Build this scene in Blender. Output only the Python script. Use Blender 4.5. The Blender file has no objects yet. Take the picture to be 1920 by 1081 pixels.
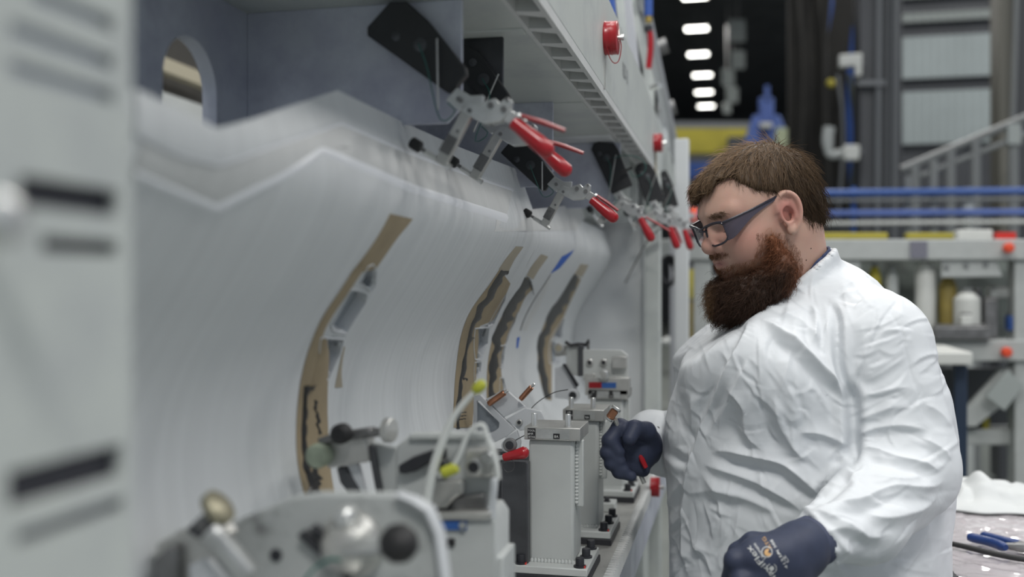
import bpy, bmesh, math, random
import numpy as np
from mathutils import Vector, Matrix

# ------------------------------------------------------------------ camera, world, lights, exposure
random.seed(7); RNG = np.random.default_rng(7)
SC = bpy.context.scene
F = 1867.0                       # focal length in pixels of the 1920 px wide frame
TH = math.atan(420.0 / F)        # camera is turned left of the fixture's long axis (+Y)
TS, TC = math.sin(TH), math.cos(TH)
CZ = 1.55                        # camera height
cam_d = bpy.data.cameras.new('camera'); cam = bpy.data.objects.new('camera', cam_d)
SC.collection.objects.link(cam); SC.camera = cam
cam.location = (0, 0, CZ); cam.rotation_euler = (math.pi / 2, 0, TH)
cam_d.sensor_width = 36.0; cam_d.lens = F / 1920 * 36.0
cam_d.clip_start = 0.05; cam_d.clip_end = 200
cam_d.dof.use_dof = True; cam_d.dof.focus_distance = 1.72; cam_d.dof.aperture_fstop = 2.0

wd = bpy.data.worlds.new('world'); SC.world = wd; wd.use_nodes = True
wd.node_tree.nodes['Background'].inputs[0].default_value = (0.80, 0.88, 1.0, 1)
wd.node_tree.nodes['Background'].inputs[1].default_value = 0.47
SC.view_settings.view_transform = 'Standard'; SC.view_settings.look = 'None'
SC.view_settings.gamma = 1.0; SC.view_settings.exposure = -0.28
SC.view_settings.use_curve_mapping = False
SC.cycles.use_denoising = True
SC.cycles.max_bounces = 6; SC.cycles.transparent_max_bounces = 12

def area_lamp(name, loc, sx, sy, power, col=(1.0, 0.98, 0.94), rot=(0, 0, 0)):
    l = bpy.data.lights.new(name, 'AREA'); l.shape = 'RECTANGLE'; l.size = sx; l.size_y = sy
    l.energy = power; l.color = col
    o = bpy.data.objects.new(name, l); SC.collection.objects.link(o)
    o.location = loc; o.rotation_euler = rot
    return o
# hall lamp rows along Y, plus unseen fill lamps added at right and behind
for lx, ly, pw in ((-0.96, 2.2, 80), (-0.96, 5.4, 60), (3.2, 0.2, 85), (3.2, 3.4, 100), (1.2, -2.6, 300), (-0.96, -1.0, 120), (6.6, 1.2, 70)):
    area_lamp('high_bay_and_fill_light', (lx, ly, 6.4), 1.4, 0.9, pw)

# ------------------------------------------------------------------ pixel -> place
def W(u, v, d):
    xc = (u - 960.0) / F * d
    return Vector((xc * TC - d * TS, xc * TS + d * TC, CZ + (540.5 - v) / F * d))
def ray(u, v):
    return W(u, v, 1.0) - Vector((0, 0, CZ))
def onY(u, v, Y):
    r = ray(u, v); k = Y / r.y; return Vector((r.x * k, Y, CZ + r.z * k))
def onX(u, v, X):
    r = ray(u, v); k = X / r.x; return Vector((X, r.y * k, CZ + r.z * k))
def onZ(u, v, Z):
    r = ray(u, v); k = (Z - CZ) / r.z; return Vector((r.x * k, r.y * k, Z))
def depth_of(p):
    return -p[0] * TS + p[1] * TC

# ------------------------------------------------------------------ materials
MATS = {}
def mat(name, col, rough=0.5, metal=0.0, var=0.0, vscale=20.0, bump=0.0, bscale=60.0, spec=0.5, emit=None, estr=0.0,
        alpha=None, trans=0.0, aniso=(1, 1, 1), stain=None, stain_scale=6.0, stain_lo=0.55, stain_hi=0.75, col2=None):
    if name in MATS: return MATS[name]
    m = bpy.data.materials.new(name); MATS[name] = m; m.use_nodes = True
    nt = m.node_tree; b = nt.nodes['Principled BSDF']
    b.inputs['Base Color'].default_value = (*col, 1); b.inputs['Roughness'].default_value = rough
    b.inputs['Metallic'].default_value = metal; b.inputs['Specular IOR Level'].default_value = spec
    tc = None
    def coord():
        nonlocal tc
        if tc is None:
            t = nt.nodes.new('ShaderNodeTexCoord'); mp = nt.nodes.new('ShaderNodeMapping')
            nt.links.new(t.outputs['Object'], mp.inputs['Vector']); mp.inputs['Scale'].default_value = aniso; tc = mp
        return tc.outputs[0]
    last = None
    if var > 0 or col2:
        n = nt.nodes.new('ShaderNodeTexNoise'); n.inputs['Scale'].default_value = vscale; n.inputs['Detail'].default_value = 5
        nt.links.new(coord(), n.inputs['Vector'])
        r = nt.nodes.new('ShaderNodeValToRGB'); nt.links.new(n.outputs['Fac'], r.inputs[0])
        lo = tuple(max(0, x * (1 - var)) for x in col); hi = col2 if col2 else tuple(min(1, x * (1 + var)) for x in col)
        r.color_ramp.elements[0].position = 0.3; r.color_ramp.elements[1].position = 0.7
        r.color_ramp.elements[0].color = (*lo, 1); r.color_ramp.elements[1].color = (*hi, 1)
        last = r.outputs[0]
    if stain:
        n = nt.nodes.new('ShaderNodeTexNoise'); n.inputs['Scale'].default_value = stain_scale; n.inputs['Detail'].default_value = 8
        n.inputs['Roughness'].default_value = 0.7
        nt.links.new(coord(), n.inputs['Vector'])
        r = nt.nodes.new('ShaderNodeValToRGB'); nt.links.new(n.outputs['Fac'], r.inputs[0])
        r.color_ramp.elements[0].position = stain_lo; r.color_ramp.elements[1].position = stain_hi
        r.color_ramp.elements[0].color = (0, 0, 0, 1); r.color_ramp.elements[1].color = (1, 1, 1, 1)
        mx = nt.nodes.new('ShaderNodeMix'); mx.data_type = 'RGBA'
        nt.links.new(r.outputs[0], mx.inputs[0])
        if last: nt.links.new(last, mx.inputs[6])
        else: mx.inputs[6].default_value = (*col, 1)
        mx.inputs[7].default_value = (*stain, 1); last = mx.outputs[2]
    if last: nt.links.new(last, b.inputs['Base Color'])
    if bump > 0:
        n = nt.nodes.new('ShaderNodeTexNoise'); n.inputs['Scale'].default_value = bscale; n.inputs['Detail'].default_value = 4
        nt.links.new(coord(), n.inputs['Vector'])
        bp = nt.nodes.new('ShaderNodeBump'); bp.inputs['Strength'].default_value = bump; bp.inputs['Distance'].default_value = 0.01
        nt.links.new(n.outputs['Fac'], bp.inputs['Height']); nt.links.new(bp.outputs[0], b.inputs['Normal'])
    if emit:
        b.inputs['Emission Color'].default_value = (*emit, 1); b.inputs['Emission Strength'].default_value = estr
    if alpha is not None: b.inputs['Alpha'].default_value = alpha
    if trans: b.inputs['Transmission Weight'].default_value = trans
    return m
def s2l(r, g, b):
    f = lambda c: ((c / 255.0) / 12.92) if c / 255.0 <= 0.04045 else (((c / 255.0) + 0.055) / 1.055) ** 2.4
    return (f(r), f(g), f(b))

mat('painted_panel', (0.50, 0.53, 0.51), 0.45, var=0.05, vscale=3, bump=0.02, bscale=40, stain=(0.36, 0.38, 0.40), stain_scale=5, stain_lo=0.5, stain_hi=0.8)
mat('laminate', (0.61, 0.632, 0.642), 0.5, var=0.05, vscale=5, aniso=(0.4, 14, 0.4), bump=0.03, bscale=30)
mat('laminate_band', (0.58, 0.59, 0.585), 0.5, var=0.05, vscale=6, aniso=(1, 6, 1), bump=0.02)
mat('primer_plate', (0.55, 0.575, 0.65), 0.4, metal=0.15, var=0.16, vscale=5, stain=(0.40, 0.41, 0.51), stain_scale=8, stain_lo=0.45, stain_hi=0.7, bump=0.02)
mat('grey_paint', (0.47, 0.49, 0.48), 0.45, var=0.06, vscale=8, stain=(0.14, 0.14, 0.14), stain_scale=55, stain_lo=0.68, stain_hi=0.74, bump=0.02)
mat('grey_paint_dirty', (0.44, 0.46, 0.455), 0.45, var=0.08, vscale=9, stain=(0.10, 0.10, 0.10), stain_scale=11, stain_lo=0.58, stain_hi=0.72, bump=0.02)
mat('dark_steel', (0.085, 0.088, 0.095), 0.4, metal=0.5, var=0.2, vscale=20, bump=0.02)
mat('gun_steel', (0.20, 0.20, 0.20), 0.4, metal=0.7, var=0.25, vscale=30, stain=(0.05, 0.05, 0.05), stain_scale=25, bump=0.03)
mat('bright_steel', (0.62, 0.63, 0.62), 0.28, metal=0.75, var=0.12, vscale=40, bump=0.01)
mat('machined', (0.50, 0.50, 0.48), 0.35, metal=0.6, var=0.12, vscale=30, stain=(0.15, 0.15, 0.14), stain_scale=40, stain_lo=0.6, stain_hi=0.75)
mat('black_plate', (0.022, 0.023, 0.025), 0.45, var=0.2, vscale=10, bump=0.01)
mat('black_rubber', (0.015, 0.015, 0.016), 0.6)
mat('black_part', (0.02, 0.021, 0.026), 0.5, var=0.3, vscale=15)
mat('red_grip', (0.36, 0.006, 0.013), 0.28, spec=0.6)
mat('red_part', (0.27, 0.010, 0.016), 0.35)
mat('red_dot', (0.62, 0.03, 0.02), 0.4)
mat('orange_red', (0.75, 0.08, 0.03), 0.4)
mat('tan_tape', s2l(150, 135, 108), 0.6, var=0.10, vscale=18, bump=0.03, bscale=90)
mat('tan_tape_pale', s2l(165, 156, 138), 0.6, var=0.08, vscale=18)
mat('clear_tape', (0.60, 0.62, 0.60), 0.3, var=0.05)
mat('black_sealant', (0.014, 0.013, 0.012), 0.4, bump=0.1, bscale=120)
mat('blue_tape', s2l(40, 96, 190), 0.55, var=0.06)
mat('yellow_tag', (0.42, 0.44, 0.04), 0.5)
mat('copper', (0.42, 0.20, 0.12), 0.3, metal=0.9, var=0.15, vscale=60)
mat('pocket_grey', (0.30, 0.33, 0.36), 0.6, var=0.12, vscale=12, stain=(0.10, 0.12, 0.14), stain_scale=18, stain_lo=0.55, stain_hi=0.8)
mat('white_machined', (0.58, 0.60, 0.62), 0.35, var=0.05, vscale=12)
mat('blue_label', (0.03, 0.10, 0.32), 0.4)
mat('black_label', (0.02, 0.02, 0.022), 0.4)
mat('white_print', (0.62, 0.63, 0.62), 0.6)
mat('grey_print', (0.22, 0.23, 0.24), 0.6)
mat('tube_plastic', (0.62, 0.64, 0.62), 0.35, spec=0.5)
mat('green_wire', (0.02, 0.12, 0.10), 0.4)
mat('wire', (0.05, 0.05, 0.05), 0.4)

# ------------------------------------------------------------------ mesh helpers
def link(o, parent=None):
    SC.collection.objects.link(o)
    if parent is not None:
        o.parent = parent
        o.matrix_parent_inverse = Matrix.Identity(4) if parent.matrix_basis == Matrix.Identity(4) else parent.matrix_basis.inverted()
    return o
def tag(o, label, cat, group=None, kind=None):
    o['label'] = label; o['category'] = cat
    if group: o['group'] = group
    if kind: o['kind'] = kind
    return o
def thing(name, label, cat, loc=(0, 0, 0), group=None):
    o = bpy.data.objects.new(name, None); o.empty_display_size = 0.05; o.location = loc
    SC.collection.objects.link(o)
    return tag(o, label, cat, group)
def frame_z(axis):
    a = Vector(axis).normalized()
    t = Vector((0, 0, 1)) if abs(a.z) < 0.9 else Vector((1, 0, 0))
    x = t.cross(a).normalized(); y = a.cross(x)
    return x, y, a
class MB:
    def __init__(s): s.v = []; s.f = []
    def add(s, vs, fs):
        k = len(s.v); s.v += [tuple(p) for p in vs]; s.f += [tuple(i + k for i in q) for q in fs]; return s
    def box(s, c, size, R=None):
        c = Vector(c); hx, hy, hz = (x / 2 for x in size); vs = []
        for x, y, z in ((-1,-1,-1),(1,-1,-1),(1,1,-1),(-1,1,-1),(-1,-1,1),(1,-1,1),(1,1,1),(-1,1,1)):
            p = Vector((x * hx, y * hy, z * hz)); p = R @ p if R is not None else p; vs.append(c + p)
        return s.add(vs, [(0,3,2,1),(4,5,6,7),(0,1,5,4),(1,2,6,5),(2,3,7,6),(3,0,4,7)])
    def span(s, x0, x1, y0, y1, z0, z1):
        return s.box(((x0+x1)/2, (y0+y1)/2, (z0+z1)/2), (abs(x1-x0), abs(y1-y0), abs(z1-z0)))
    def cyl(s, p0, p1, r0, r1=None, n=16):
        r1 = r0 if r1 is None else r1; p0 = Vector(p0); p1 = Vector(p1); x, y, a = frame_z(p1 - p0); vs = []
        for p, r in ((p0, r0), (p1, r1)):
            for i in range(n):
                t = 2 * math.pi * i / n; vs.append(p + x * (r * math.cos(t)) + y * (r * math.sin(t)))
        fs = [(i, (i+1) % n, n + (i+1) % n, n + i) for i in range(n)] + [tuple(range(n-1, -1, -1)), tuple(range(n, 2*n))]
        return s.add(vs, fs)
    def lathe(s, p0, p1, prof, n=20):
        """prof: (t along p0->p1 in metres, radius)"""
        p0 = Vector(p0); x, y, a = frame_z(Vector(p1) - p0); vs = []; fs = []
        for t, r in prof:
            for i in range(n):
                w = 2 * math.pi * i / n; vs.append(p0 + a * t + x * (r * math.cos(w)) + y * (r * math.sin(w)))
        m = len(prof)
        for j in range(m - 1):
            for i in range(n):
                fs.append((j*n+i, j*n+(i+1) % n, (j+1)*n+(i+1) % n, (j+1)*n+i))
        fs.append(tuple(range(n-1, -1, -1))); fs.append(tuple(range((m-1)*n, m*n)))
        return s.add(vs, fs)
    def tube(s, pts, r, n=8):
        pts = [Vector(p) for p in pts]; vs = []; fs = []; m = len(pts); rr = r if isinstance(r, (list, tuple)) else [r] * m
        px = None
        for j, p in enumerate(pts):
            a = (pts[min(j+1, m-1)] - pts[max(j-1, 0)]).normalized()
            if px is None: px, py, _ = frame_z(a)
            else:
                px = (px - a * px.dot(a)).normalized(); py = a.cross(px)
            for i in range(n):
                w = 2 * math.pi * i / n; vs.append(p + px * (rr[j] * math.cos(w)) + py * (rr[j] * math.sin(w)))
        for j in range(m - 1):
            for i in range(n): fs.append((j*n+i, j*n+(i+1) % n, (j+1)*n+(i+1) % n, (j+1)*n+i))
        fs.append(tuple(range(n-1, -1, -1))); fs.append(tuple(range((m-1)*n, m*n)))
        return s.add(vs, fs)
    def prism(s, pts, ext):
        pts = [Vector(p) for p in pts]; ext = Vector(ext); n = len(pts)
        vs = pts + [p + ext for p in pts]
        fs = [tuple(range(n-1, -1, -1)), tuple(range(n, 2*n))] + [(i, (i+1) % n, n+(i+1) % n, n+i) for i in range(n)]
        return s.add(vs, fs)
    def build(s, name, m, parent=None, bevel=0.0, sharp=35, seg=2):
        me = bpy.data.meshes.new(name); me.from_pydata(s.v, [], s.f); me.update()
        bm = bmesh.new(); bm.from_mesh(me); bmesh.ops.recalc_face_normals(bm, faces=bm.faces); bm.to_mesh(me); bm.free()
        return mesh_obj(name, me, m, parent, bevel, sharp, seg)
def mesh_obj(name, me, m, parent=None, bevel=0.0, sharp=35, seg=2):
    me.materials.append(MATS[m] if isinstance(m, str) else m)
    me.polygons.foreach_set('use_smooth', [True] * len(me.polygons))
    if sharp: me.set_sharp_from_angle(angle=math.radians(sharp))
    o = bpy.data.objects.new(name, me); link(o, parent)
    if bevel > 0:
        b = o.modifiers.new('bevel', 'BEVEL'); b.width = bevel; b.segments = seg; b.limit_method = 'ANGLE'; b.angle_limit = math.radians(40)
        b.harden_normals = False
    return o
def plateY(mb, px, Y, th):
    """outline traced in pixels on the plane Y, extruded th away from the camera"""
    return mb.prism([onY(u, v, Y) for u, v in px], (0, th, 0))
def arc_pts(c, r, a0, a1, n):
    return [(c[0] + r * math.cos(math.radians(a0 + (a1 - a0) * i / n)), c[1] + r * math.sin(math.radians(a0 + (a1 - a0) * i / n))) for i in range(n + 1)]
def crom(pts, n):
    """Catmull-Rom through points, n samples, even in arc length"""
    P = np.array([tuple(p) for p in pts], float); out = []
    Q = np.vstack([2*P[0]-P[1], P, 2*P[-1]-P[-2]])
    for i in range(1, len(Q) - 2):
        for t in np.linspace(0, 1, 16, endpoint=False):
            a, b, c, d = Q[i-1], Q[i], Q[i+1], Q[i+2]
            out.append(0.5 * (2*b + (c-a)*t + (2*a-5*b+4*c-d)*t*t + (3*b-a-3*c+d)*t**3))
    out.append(P[-1]); out = np.array(out)
    L = np.concatenate([[0], np.cumsum(np.linalg.norm(np.diff(out, axis=0), axis=1))])
    s = np.linspace(0, L[-1], n)
    return np.stack([np.interp(s, L, out[:, k]) for k in range(P.shape[1])], 1)
def lin(pts, n):
    P = np.array([tuple(p) for p in pts], float)
    L = np.concatenate([[0], np.cumsum(np.linalg.norm(np.diff(P, axis=0), axis=1))]); s = np.linspace(0, L[-1], n)
    return np.stack([np.interp(s, L, P[:, k]) for k in range(P.shape[1])], 1)
def text_mesh(body, size, extrude=0.0, align='LEFT'):
    cu = bpy.data.curves.new('t', 'FONT'); cu.body = body; cu.size = size; cu.extrude = extrude; cu.align_x = align; cu.resolution_u = 3
    o = bpy.data.objects.new('t', cu); SC.collection.objects.link(o)
    dg = bpy.context.evaluated_depsgraph_get(); me = bpy.data.meshes.new_from_object(o.evaluated_get(dg))
    bpy.data.objects.remove(o); return me
def print_on(body, org, ex, ey, size, m, parent, name='lettering', align='LEFT', lift=0.0006):
    """flat lettering at org, reading along ex, its tops towards ey"""
    me = text_mesh(body, size, 0.0, align); ex = Vector(ex).normalized(); ey = Vector(ey).normalized(); n = ex.cross(ey)
    for v in me.vertices: v.co = Vector(org) + ex * v.co.x + ey * v.co.y + n * lift
    me.name = name; return mesh_obj(name, me, m, parent, sharp=None)

# ------------------------------------------------------------------ implicit surfaces (numpy) for bodies and cloth
def grid(lo, hi, h):
    n = [int(math.ceil((hi[k] - lo[k]) / h)) + 1 for k in range(3)]
    ax = [np.float32(lo[k]) + np.arange(n[k], dtype=np.float32) * np.float32(h) for k in range(3)]
    return np.meshgrid(*ax, indexing='ij')
def sd_cone(G, a, b, ra, rb, sc=(1, 1, 1)):
    """capsule whose radius runs from ra to rb"""
    X, Y, Z = G; ax, ay, az = a; dx, dy, dz = b[0]-ax, b[1]-ay, b[2]-az; L2 = dx*dx+dy*dy+dz*dz + 1e-12
    t = np.clip(((X-ax)*dx + (Y-ay)*dy + (Z-az)*dz) / L2, 0, 1)
    return np.sqrt(((X-ax-t*dx)/sc[0])**2 + ((Y-ay-t*dy)/sc[1])**2 + ((Z-az-t*dz)/sc[2])**2) - (ra + (rb-ra)*t)
def sd_ell(G, c, r, R=None):
    X, Y, Z = G[0]-c[0], G[1]-c[1], G[2]-c[2]
    if R is not None:
        R = np.array(R); X, Y, Z = (R[0,k]*X + R[1,k]*Y + R[2,k]*Z for k in range(3))
    k0 = np.sqrt((X/r[0])**2 + (Y/r[1])**2 + (Z/r[2])**2); k1 = np.sqrt((X/r[0]**2)**2 + (Y/r[1]**2)**2 + (Z/r[2]**2)**2)
    return k0 * (k0 - 1.0) / np.maximum(k1, 1e-6)
def smin(a, b, k):
    h = np.clip(0.5 + 0.5*(b-a)/k, 0, 1); return b*(1-h) + a*h - k*h*(1-h)
def smax(a, b, k): return -smin(-a, -b, k)
def nets(f, lo, h):
    """naive surface nets: quads on the zero level of f"""
    s = f < 0; nx, ny, nz = f.shape
    cs = [(i, j, k) for i in (0, 1) for j in (0, 1) for k in (0, 1)]
    sl = lambda a, o: a[o[0]:nx-1+o[0], o[1]:ny-1+o[1], o[2]:nz-1+o[2]]
    cnt = sum(sl(s, o).astype(np.int8) for o in cs); act = (cnt > 0) & (cnt < 8)
    idx = -np.ones(act.shape, np.int64); ii = np.argwhere(act); idx[act] = np.arange(len(ii))
    val = {o: sl(f, o)[act] for o in cs}; acc = np.zeros((len(ii), 3)); num = np.zeros(len(ii))
    for o in cs:
        for ax in range(3):
            if o[ax]: continue
            q = list(o); q[ax] = 1; q = tuple(q); a, b = val[o], val[q]; m = (a < 0) != (b < 0)
            t = np.where(m, a / np.where(a - b == 0, 1, a - b), 0); p = np.tile(np.array(o, float), (len(ii), 1)); p[:, ax] += t
            acc += p * m[:, None]; num += m
    V = (ii + acc / num[:, None]) * h + np.array(lo); Q = []
    for ax in range(3):
        o1, o2 = [k for k in range(3) if k != ax]
        a = [slice(None)]*3; b = [slice(None)]*3
        a[ax] = slice(0, -1); b[ax] = slice(1, None)
        for o in (o1, o2): a[o] = slice(1, -1); b[o] = slice(1, -1)
        A, B = s[tuple(a)], s[tuple(b)]; e = np.argwhere(A != B); flip = A[A != B]
        base = e.copy(); base[:, o1] += 1; base[:, o2] += 1
        def cell(d1, d2):
            c = base.copy(); c[:, o1] -= d1; c[:, o2] -= d2; return idx[c[:, 0], c[:, 1], c[:, 2]]
        q = np.stack([cell(1, 1), cell(0, 1), cell(0, 0), cell(1, 0)], 1)
        fl = flip if ax != 1 else ~flip
        q[~fl] = q[~fl][:, ::-1]; Q.append(q)
    Q = np.concatenate(Q); Q = Q[(Q >= 0).all(1)]
    return V, Q
def np_mesh(name, V, Q):
    me = bpy.data.meshes.new(name); n, m = len(V), len(Q); k = Q.shape[1]
    me.vertices.add(n); me.vertices.foreach_set('co', np.asarray(V, np.float32).ravel())
    me.loops.add(m * k); me.loops.foreach_set('vertex_index', np.asarray(Q, np.int32).ravel())
    me.polygons.add(m); me.polygons.foreach_set('loop_start', np.arange(0, m * k, k, dtype=np.int32))
    me.update(calc_edges=True); me.validate(); return me
def v_normals(V, Q):
    n = np.cross(V[Q[:, 2]] - V[Q[:, 0]], V[Q[:, 3]] - V[Q[:, 1]]); N = np.zeros_like(V)
    for k in range(4):
        for c in range(3): N[:, c] += np.bincount(Q[:, k], n[:, c], len(V))
    return N / np.maximum(np.linalg.norm(N, axis=1, keepdims=True), 1e-12)
def relax(V, Q, it, w=0.5):
    E = np.concatenate([Q[:, [k, (k+1) % 4]] for k in range(4)])
    deg = np.bincount(E[:, 0], minlength=len(V)) + np.bincount(E[:, 1], minlength=len(V)); deg = np.maximum(deg, 1)
    for _ in range(it):
        A = np.stack([np.bincount(E[:, 0], V[E[:, 1], c], len(V)) + np.bincount(E[:, 1], V[E[:, 0], c], len(V)) for c in range(3)], 1)
        V = V + w * (A / deg[:, None] - V)
    return V
def smooth_field(V, Q, x, it):
    E = np.concatenate([Q[:, [k, (k+1) % 4]] for k in range(4)])
    deg = np.maximum(np.bincount(E[:, 0], minlength=len(V)) + np.bincount(E[:, 1], minlength=len(V)), 1)
    for _ in range(it):
        x = 0.5 * x + 0.5 * (np.bincount(E[:, 0], x[E[:, 1]], len(V)) + np.bincount(E[:, 1], x[E[:, 0]], len(V))) / deg
    return x
def subdiv_quads(V, Q):
    n = len(V); E = np.sort(np.concatenate([Q[:, [k, (k+1) % 4]] for k in range(4)]), axis=1)
    ue, inv = np.unique(E, axis=0, return_inverse=True); inv = inv.ravel(); m = len(Q)
    em = 0.5 * (V[ue[:, 0]] + V[ue[:, 1]]); fc = V[Q].mean(1)
    V2 = np.vstack([V, em, fc]); e = [n + inv[k*m:(k+1)*m] for k in range(4)]; c = n + len(ue) + np.arange(m)
    Q2 = np.concatenate([np.stack([Q[:, k], e[k], c, e[(k+3) % 4]], 1) for k in range(4)])
    return V2, Q2
def vnoise(P, seed=0):
    """smooth value noise in 3-D, about -1..1"""
    P = np.asarray(P, float); i = np.floor(P).astype(np.int64); f = P - i; f = f*f*(3-2*f); out = np.zeros(len(P))
    def h(a):
        n = (a[:, 0]*73856093) ^ (a[:, 1]*19349663) ^ (a[:, 2]*83492791) ^ (seed*2654435)
        n = (n ^ (n >> 13)) * 1274126177 & 0x7fffffff; n = (n ^ (n >> 16)) & 0xffff
        return n / 32767.5 - 1
    for dx in (0, 1):
        for dy in (0, 1):
            for dz in (0, 1):
                w = (f[:, 0] if dx else 1-f[:, 0]) * (f[:, 1] if dy else 1-f[:, 1]) * (f[:, 2] if dz else 1-f[:, 2])
                out += w * h(i + np.array([dx, dy, dz]))
    return out
def strand_mesh(name, P, r0, r1, cols=None):
    """P: (N, S, 3) strand points -> thin three-sided tubes"""
    N, S, _ = P.shape; T = np.gradient(P, axis=1); T /= np.maximum(np.linalg.norm(T, axis=2, keepdims=True), 1e-9)
    up = np.array([0.31, 0.52, 0.79]); A = np.cross(T, up); A /= np.maximum(np.linalg.norm(A, axis=2, keepdims=True), 1e-9); B = np.cross(T, A)
    r = np.linspace(r0, r1, S)[None, :, None]
    V = np.stack([P + r * (A*math.cos(w) + B*math.sin(w)) for w in (0, 2.094, 4.189)], 2)      # N,S,3,3
    base = (np.arange(N)[:, None] * S + np.arange(S - 1)[None, :]) * 3; Q = []
    for k in range(3):
        k2 = (k + 1) % 3; Q.append(np.stack([base+k, base+k2, base+3+k2, base+3+k], -1).reshape(-1, 4))
    me = np_mesh(name, V.reshape(-1, 3), np.concatenate(Q))
    if cols is not None:
        a = me.color_attributes.new('tint', 'FLOAT_COLOR', 'POINT'); c = np.repeat(cols, S * 3, axis=0)
        a.data.foreach_set('color', np.concatenate([c, np.ones((len(c), 1))], 1).astype(np.float32).ravel())
    return me
# ================================================================== the hall
def struct(o): o['kind'] = 'structure'; return o
mat('floor_paint', s2l(128, 134, 130), 0.35, var=0.08, vscale=1.5, bump=0.01)
mat('dark_roof', (0.045, 0.048, 0.052), 0.8, var=0.3, vscale=2)
mat('hall_wall', (0.045, 0.05, 0.055), 0.6, var=0.2, vscale=1)
struct(MB().span(-14, 14, -7, 46, -0.1, 0).build('floor', 'floor_paint'))
struct(MB().span(-14, 14, 6.5, 46, 9.2, 9.4).build('ceiling', 'dark_roof'))
struct(MB().span(-14, 14, 45.5, 46, 0, 9.3).build('wall_back', 'hall_wall'))
struct(MB().span(-14, -13.6, 1, 46, 0, 9.3).build('wall_left', 'hall_wall'))

# ================================================================== the assembly fixture (jig)
TOPZ, LEDZ = CZ + 0.375, CZ - 0.50
XE = -0.25      # front edge of the header beam
jig = thing('jig_ledge', 'long bolted steel ledge on legs carrying the fixture posts of the jig', 'jig', (-0.5, 1.8, 0))
header = thing('jig_header', 'pale header beam with a cored lower edge and hanging gussets above the panel', 'jig', (-0.45, 1.8, TOPZ))
end_ = thing('jig_end_stand', 'pale end plate and posts closing the far end of the jig', 'jig', (-0.5, 3.3, 0))
back = thing('jig_backing', 'bluish grey upright back plates of the jig with a round topped slot', 'jig', (-0.65, 1.8, 0))
# base ledge: top skin, cored edge, face
XL = -0.208
MB().span(-0.95, XL, 0.52, 3.18, LEDZ - 0.012, LEDZ).build('ledge_top', 'machined', jig, 0.001)
MB().span(-0.95, XL - 0.02, 0.52, 3.18, LEDZ - 0.085, LEDZ - 0.012).build('ledge_core', 'painted_panel', jig)
MB().span(-0.95, XL - 0.001, 0.52, 3.18, LEDZ - 0.106, LEDZ - 0.085).build('ledge_bottom', 'primer_plate', jig)
m = MB()
m.span(XL - 0.012, XL, 0.52, 3.18, LEDZ - 0.106, LEDZ - 0.022)
m.build('ledge_face', 'primer_plate', jig)
# wavy cored strip along the ledge edge
wave = MB(); n = 120
for i in range(n):
    y0 = 0.9 + i * 0.0165
    wave.prism([(XL - 0.004, y0, LEDZ - 0.021), (XL + 0.003, y0 + 0.008, LEDZ - 0.021), (XL - 0.004, y0 + 0.0165, LEDZ - 0.021),
                (XL - 0.016, y0 + 0.0125, LEDZ - 0.021), (XL - 0.016, y0 + 0.004, LEDZ - 0.021)], (0, 0, 0.0235))
wv = wave.build('ledge_core_edge', 'laminate_band', jig); wv['kind'] = 'stuff'
# legs and floor frame of the jig
for yy in (0.6, 2.9):
    MB().span(-0.85, -0.70, yy, yy + 0.15, 0, LEDZ - 0.1).build('leg', 'painted_panel', jig, 0.004)
    MB().span(-0.40, -0.26, yy, yy + 0.15, 0, LEDZ - 0.1).build('leg', 'painted_panel', jig, 0.004)
# header beam: deep front face with a cored lower edge, an underside sheet, ribs under it
BY0, BY1 = 0.20, 4.3
m = MB(); m.prism([(XE, BY0, TOPZ + 0.016), (XE, BY1, TOPZ + 0.016), (XE, BY1, TOPZ + 0.13), (XE, 2.75, TOPZ + 0.208), (XE, BY0, TOPZ + 0.208)], (-0.012, 0, 0))
m.build('header_face', 'painted_panel', header, 0.001)
MB().span(-0.66, XE - 0.048, BY0, 2.42, TOPZ, TOPZ + 0.012).build('header_underside', 'painted_panel', header, 0.001)
MB().span(-0.66, XE - 0.048, 2.42, BY1, TOPZ + 0.02, TOPZ + 0.03).build('header_underside', 'painted_panel', header, 0.001)
MB().span(-0.66, XE - 0.05, 2.42, 2.60, TOPZ - 0.004, TOPZ + 0.02).build('cross_rib', 'laminate', header, 0.002)
MB().span(-0.66, XE - 0.05, 1.98, 2.05, TOPZ - 0.003, TOPZ + 0.01).build('cross_rib', 'painted_panel', header, 0.002)
MB().span(-0.66, XE - 0.05, 1.40, 1.43, TOPZ - 0.003, TOPZ + 0.01).build('cross_rib', 'painted_panel', header, 0.002)
MB().span(-0.66, XE - 0.012, BY0, BY1, TOPZ + 0.10, TOPZ + 0.11).build('header_top', 'painted_panel', header)
# the cored edge: two thin skins and slanted webs with dark cells between
MB().span(XE - 0.048, XE - 0.042, BY0, BY1, TOPZ - 0.001, TOPZ + 0.05).build('core_skin', 'laminate_band', header)
MB().span(XE - 0.008, XE - 0.0005, BY0, BY1, TOPZ + 0.0, TOPZ + 0.02).build('core_skin', 'laminate_band', header)
MB().span(XE - 0.042, XE - 0.012, BY0, BY1, TOPZ + 0.045, TOPZ + 0.05).build('core_floor', 'black_part', header)
yy = 1.05; k = 0
web0 = None
while yy < 3.3:
    mb = MB()
    y1 = yy + 0.041
    mb.prism([(XE - 0.043, yy, TOPZ + 0.001), (XE - 0.028, yy + 0.004, TOPZ + 0.001), (XE - 0.007, yy + 0.008, TOPZ + 0.001), (XE - 0.007, yy + 0.040, TOPZ + 0.001), (XE - 0.024, yy + 0.030, TOPZ + 0.001), (XE - 0.043, yy + 0.016, TOPZ + 0.001)], (0, 0, 0.045))
    mb.build('core_web', 'laminate_band', header); yy += 0.090
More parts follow.
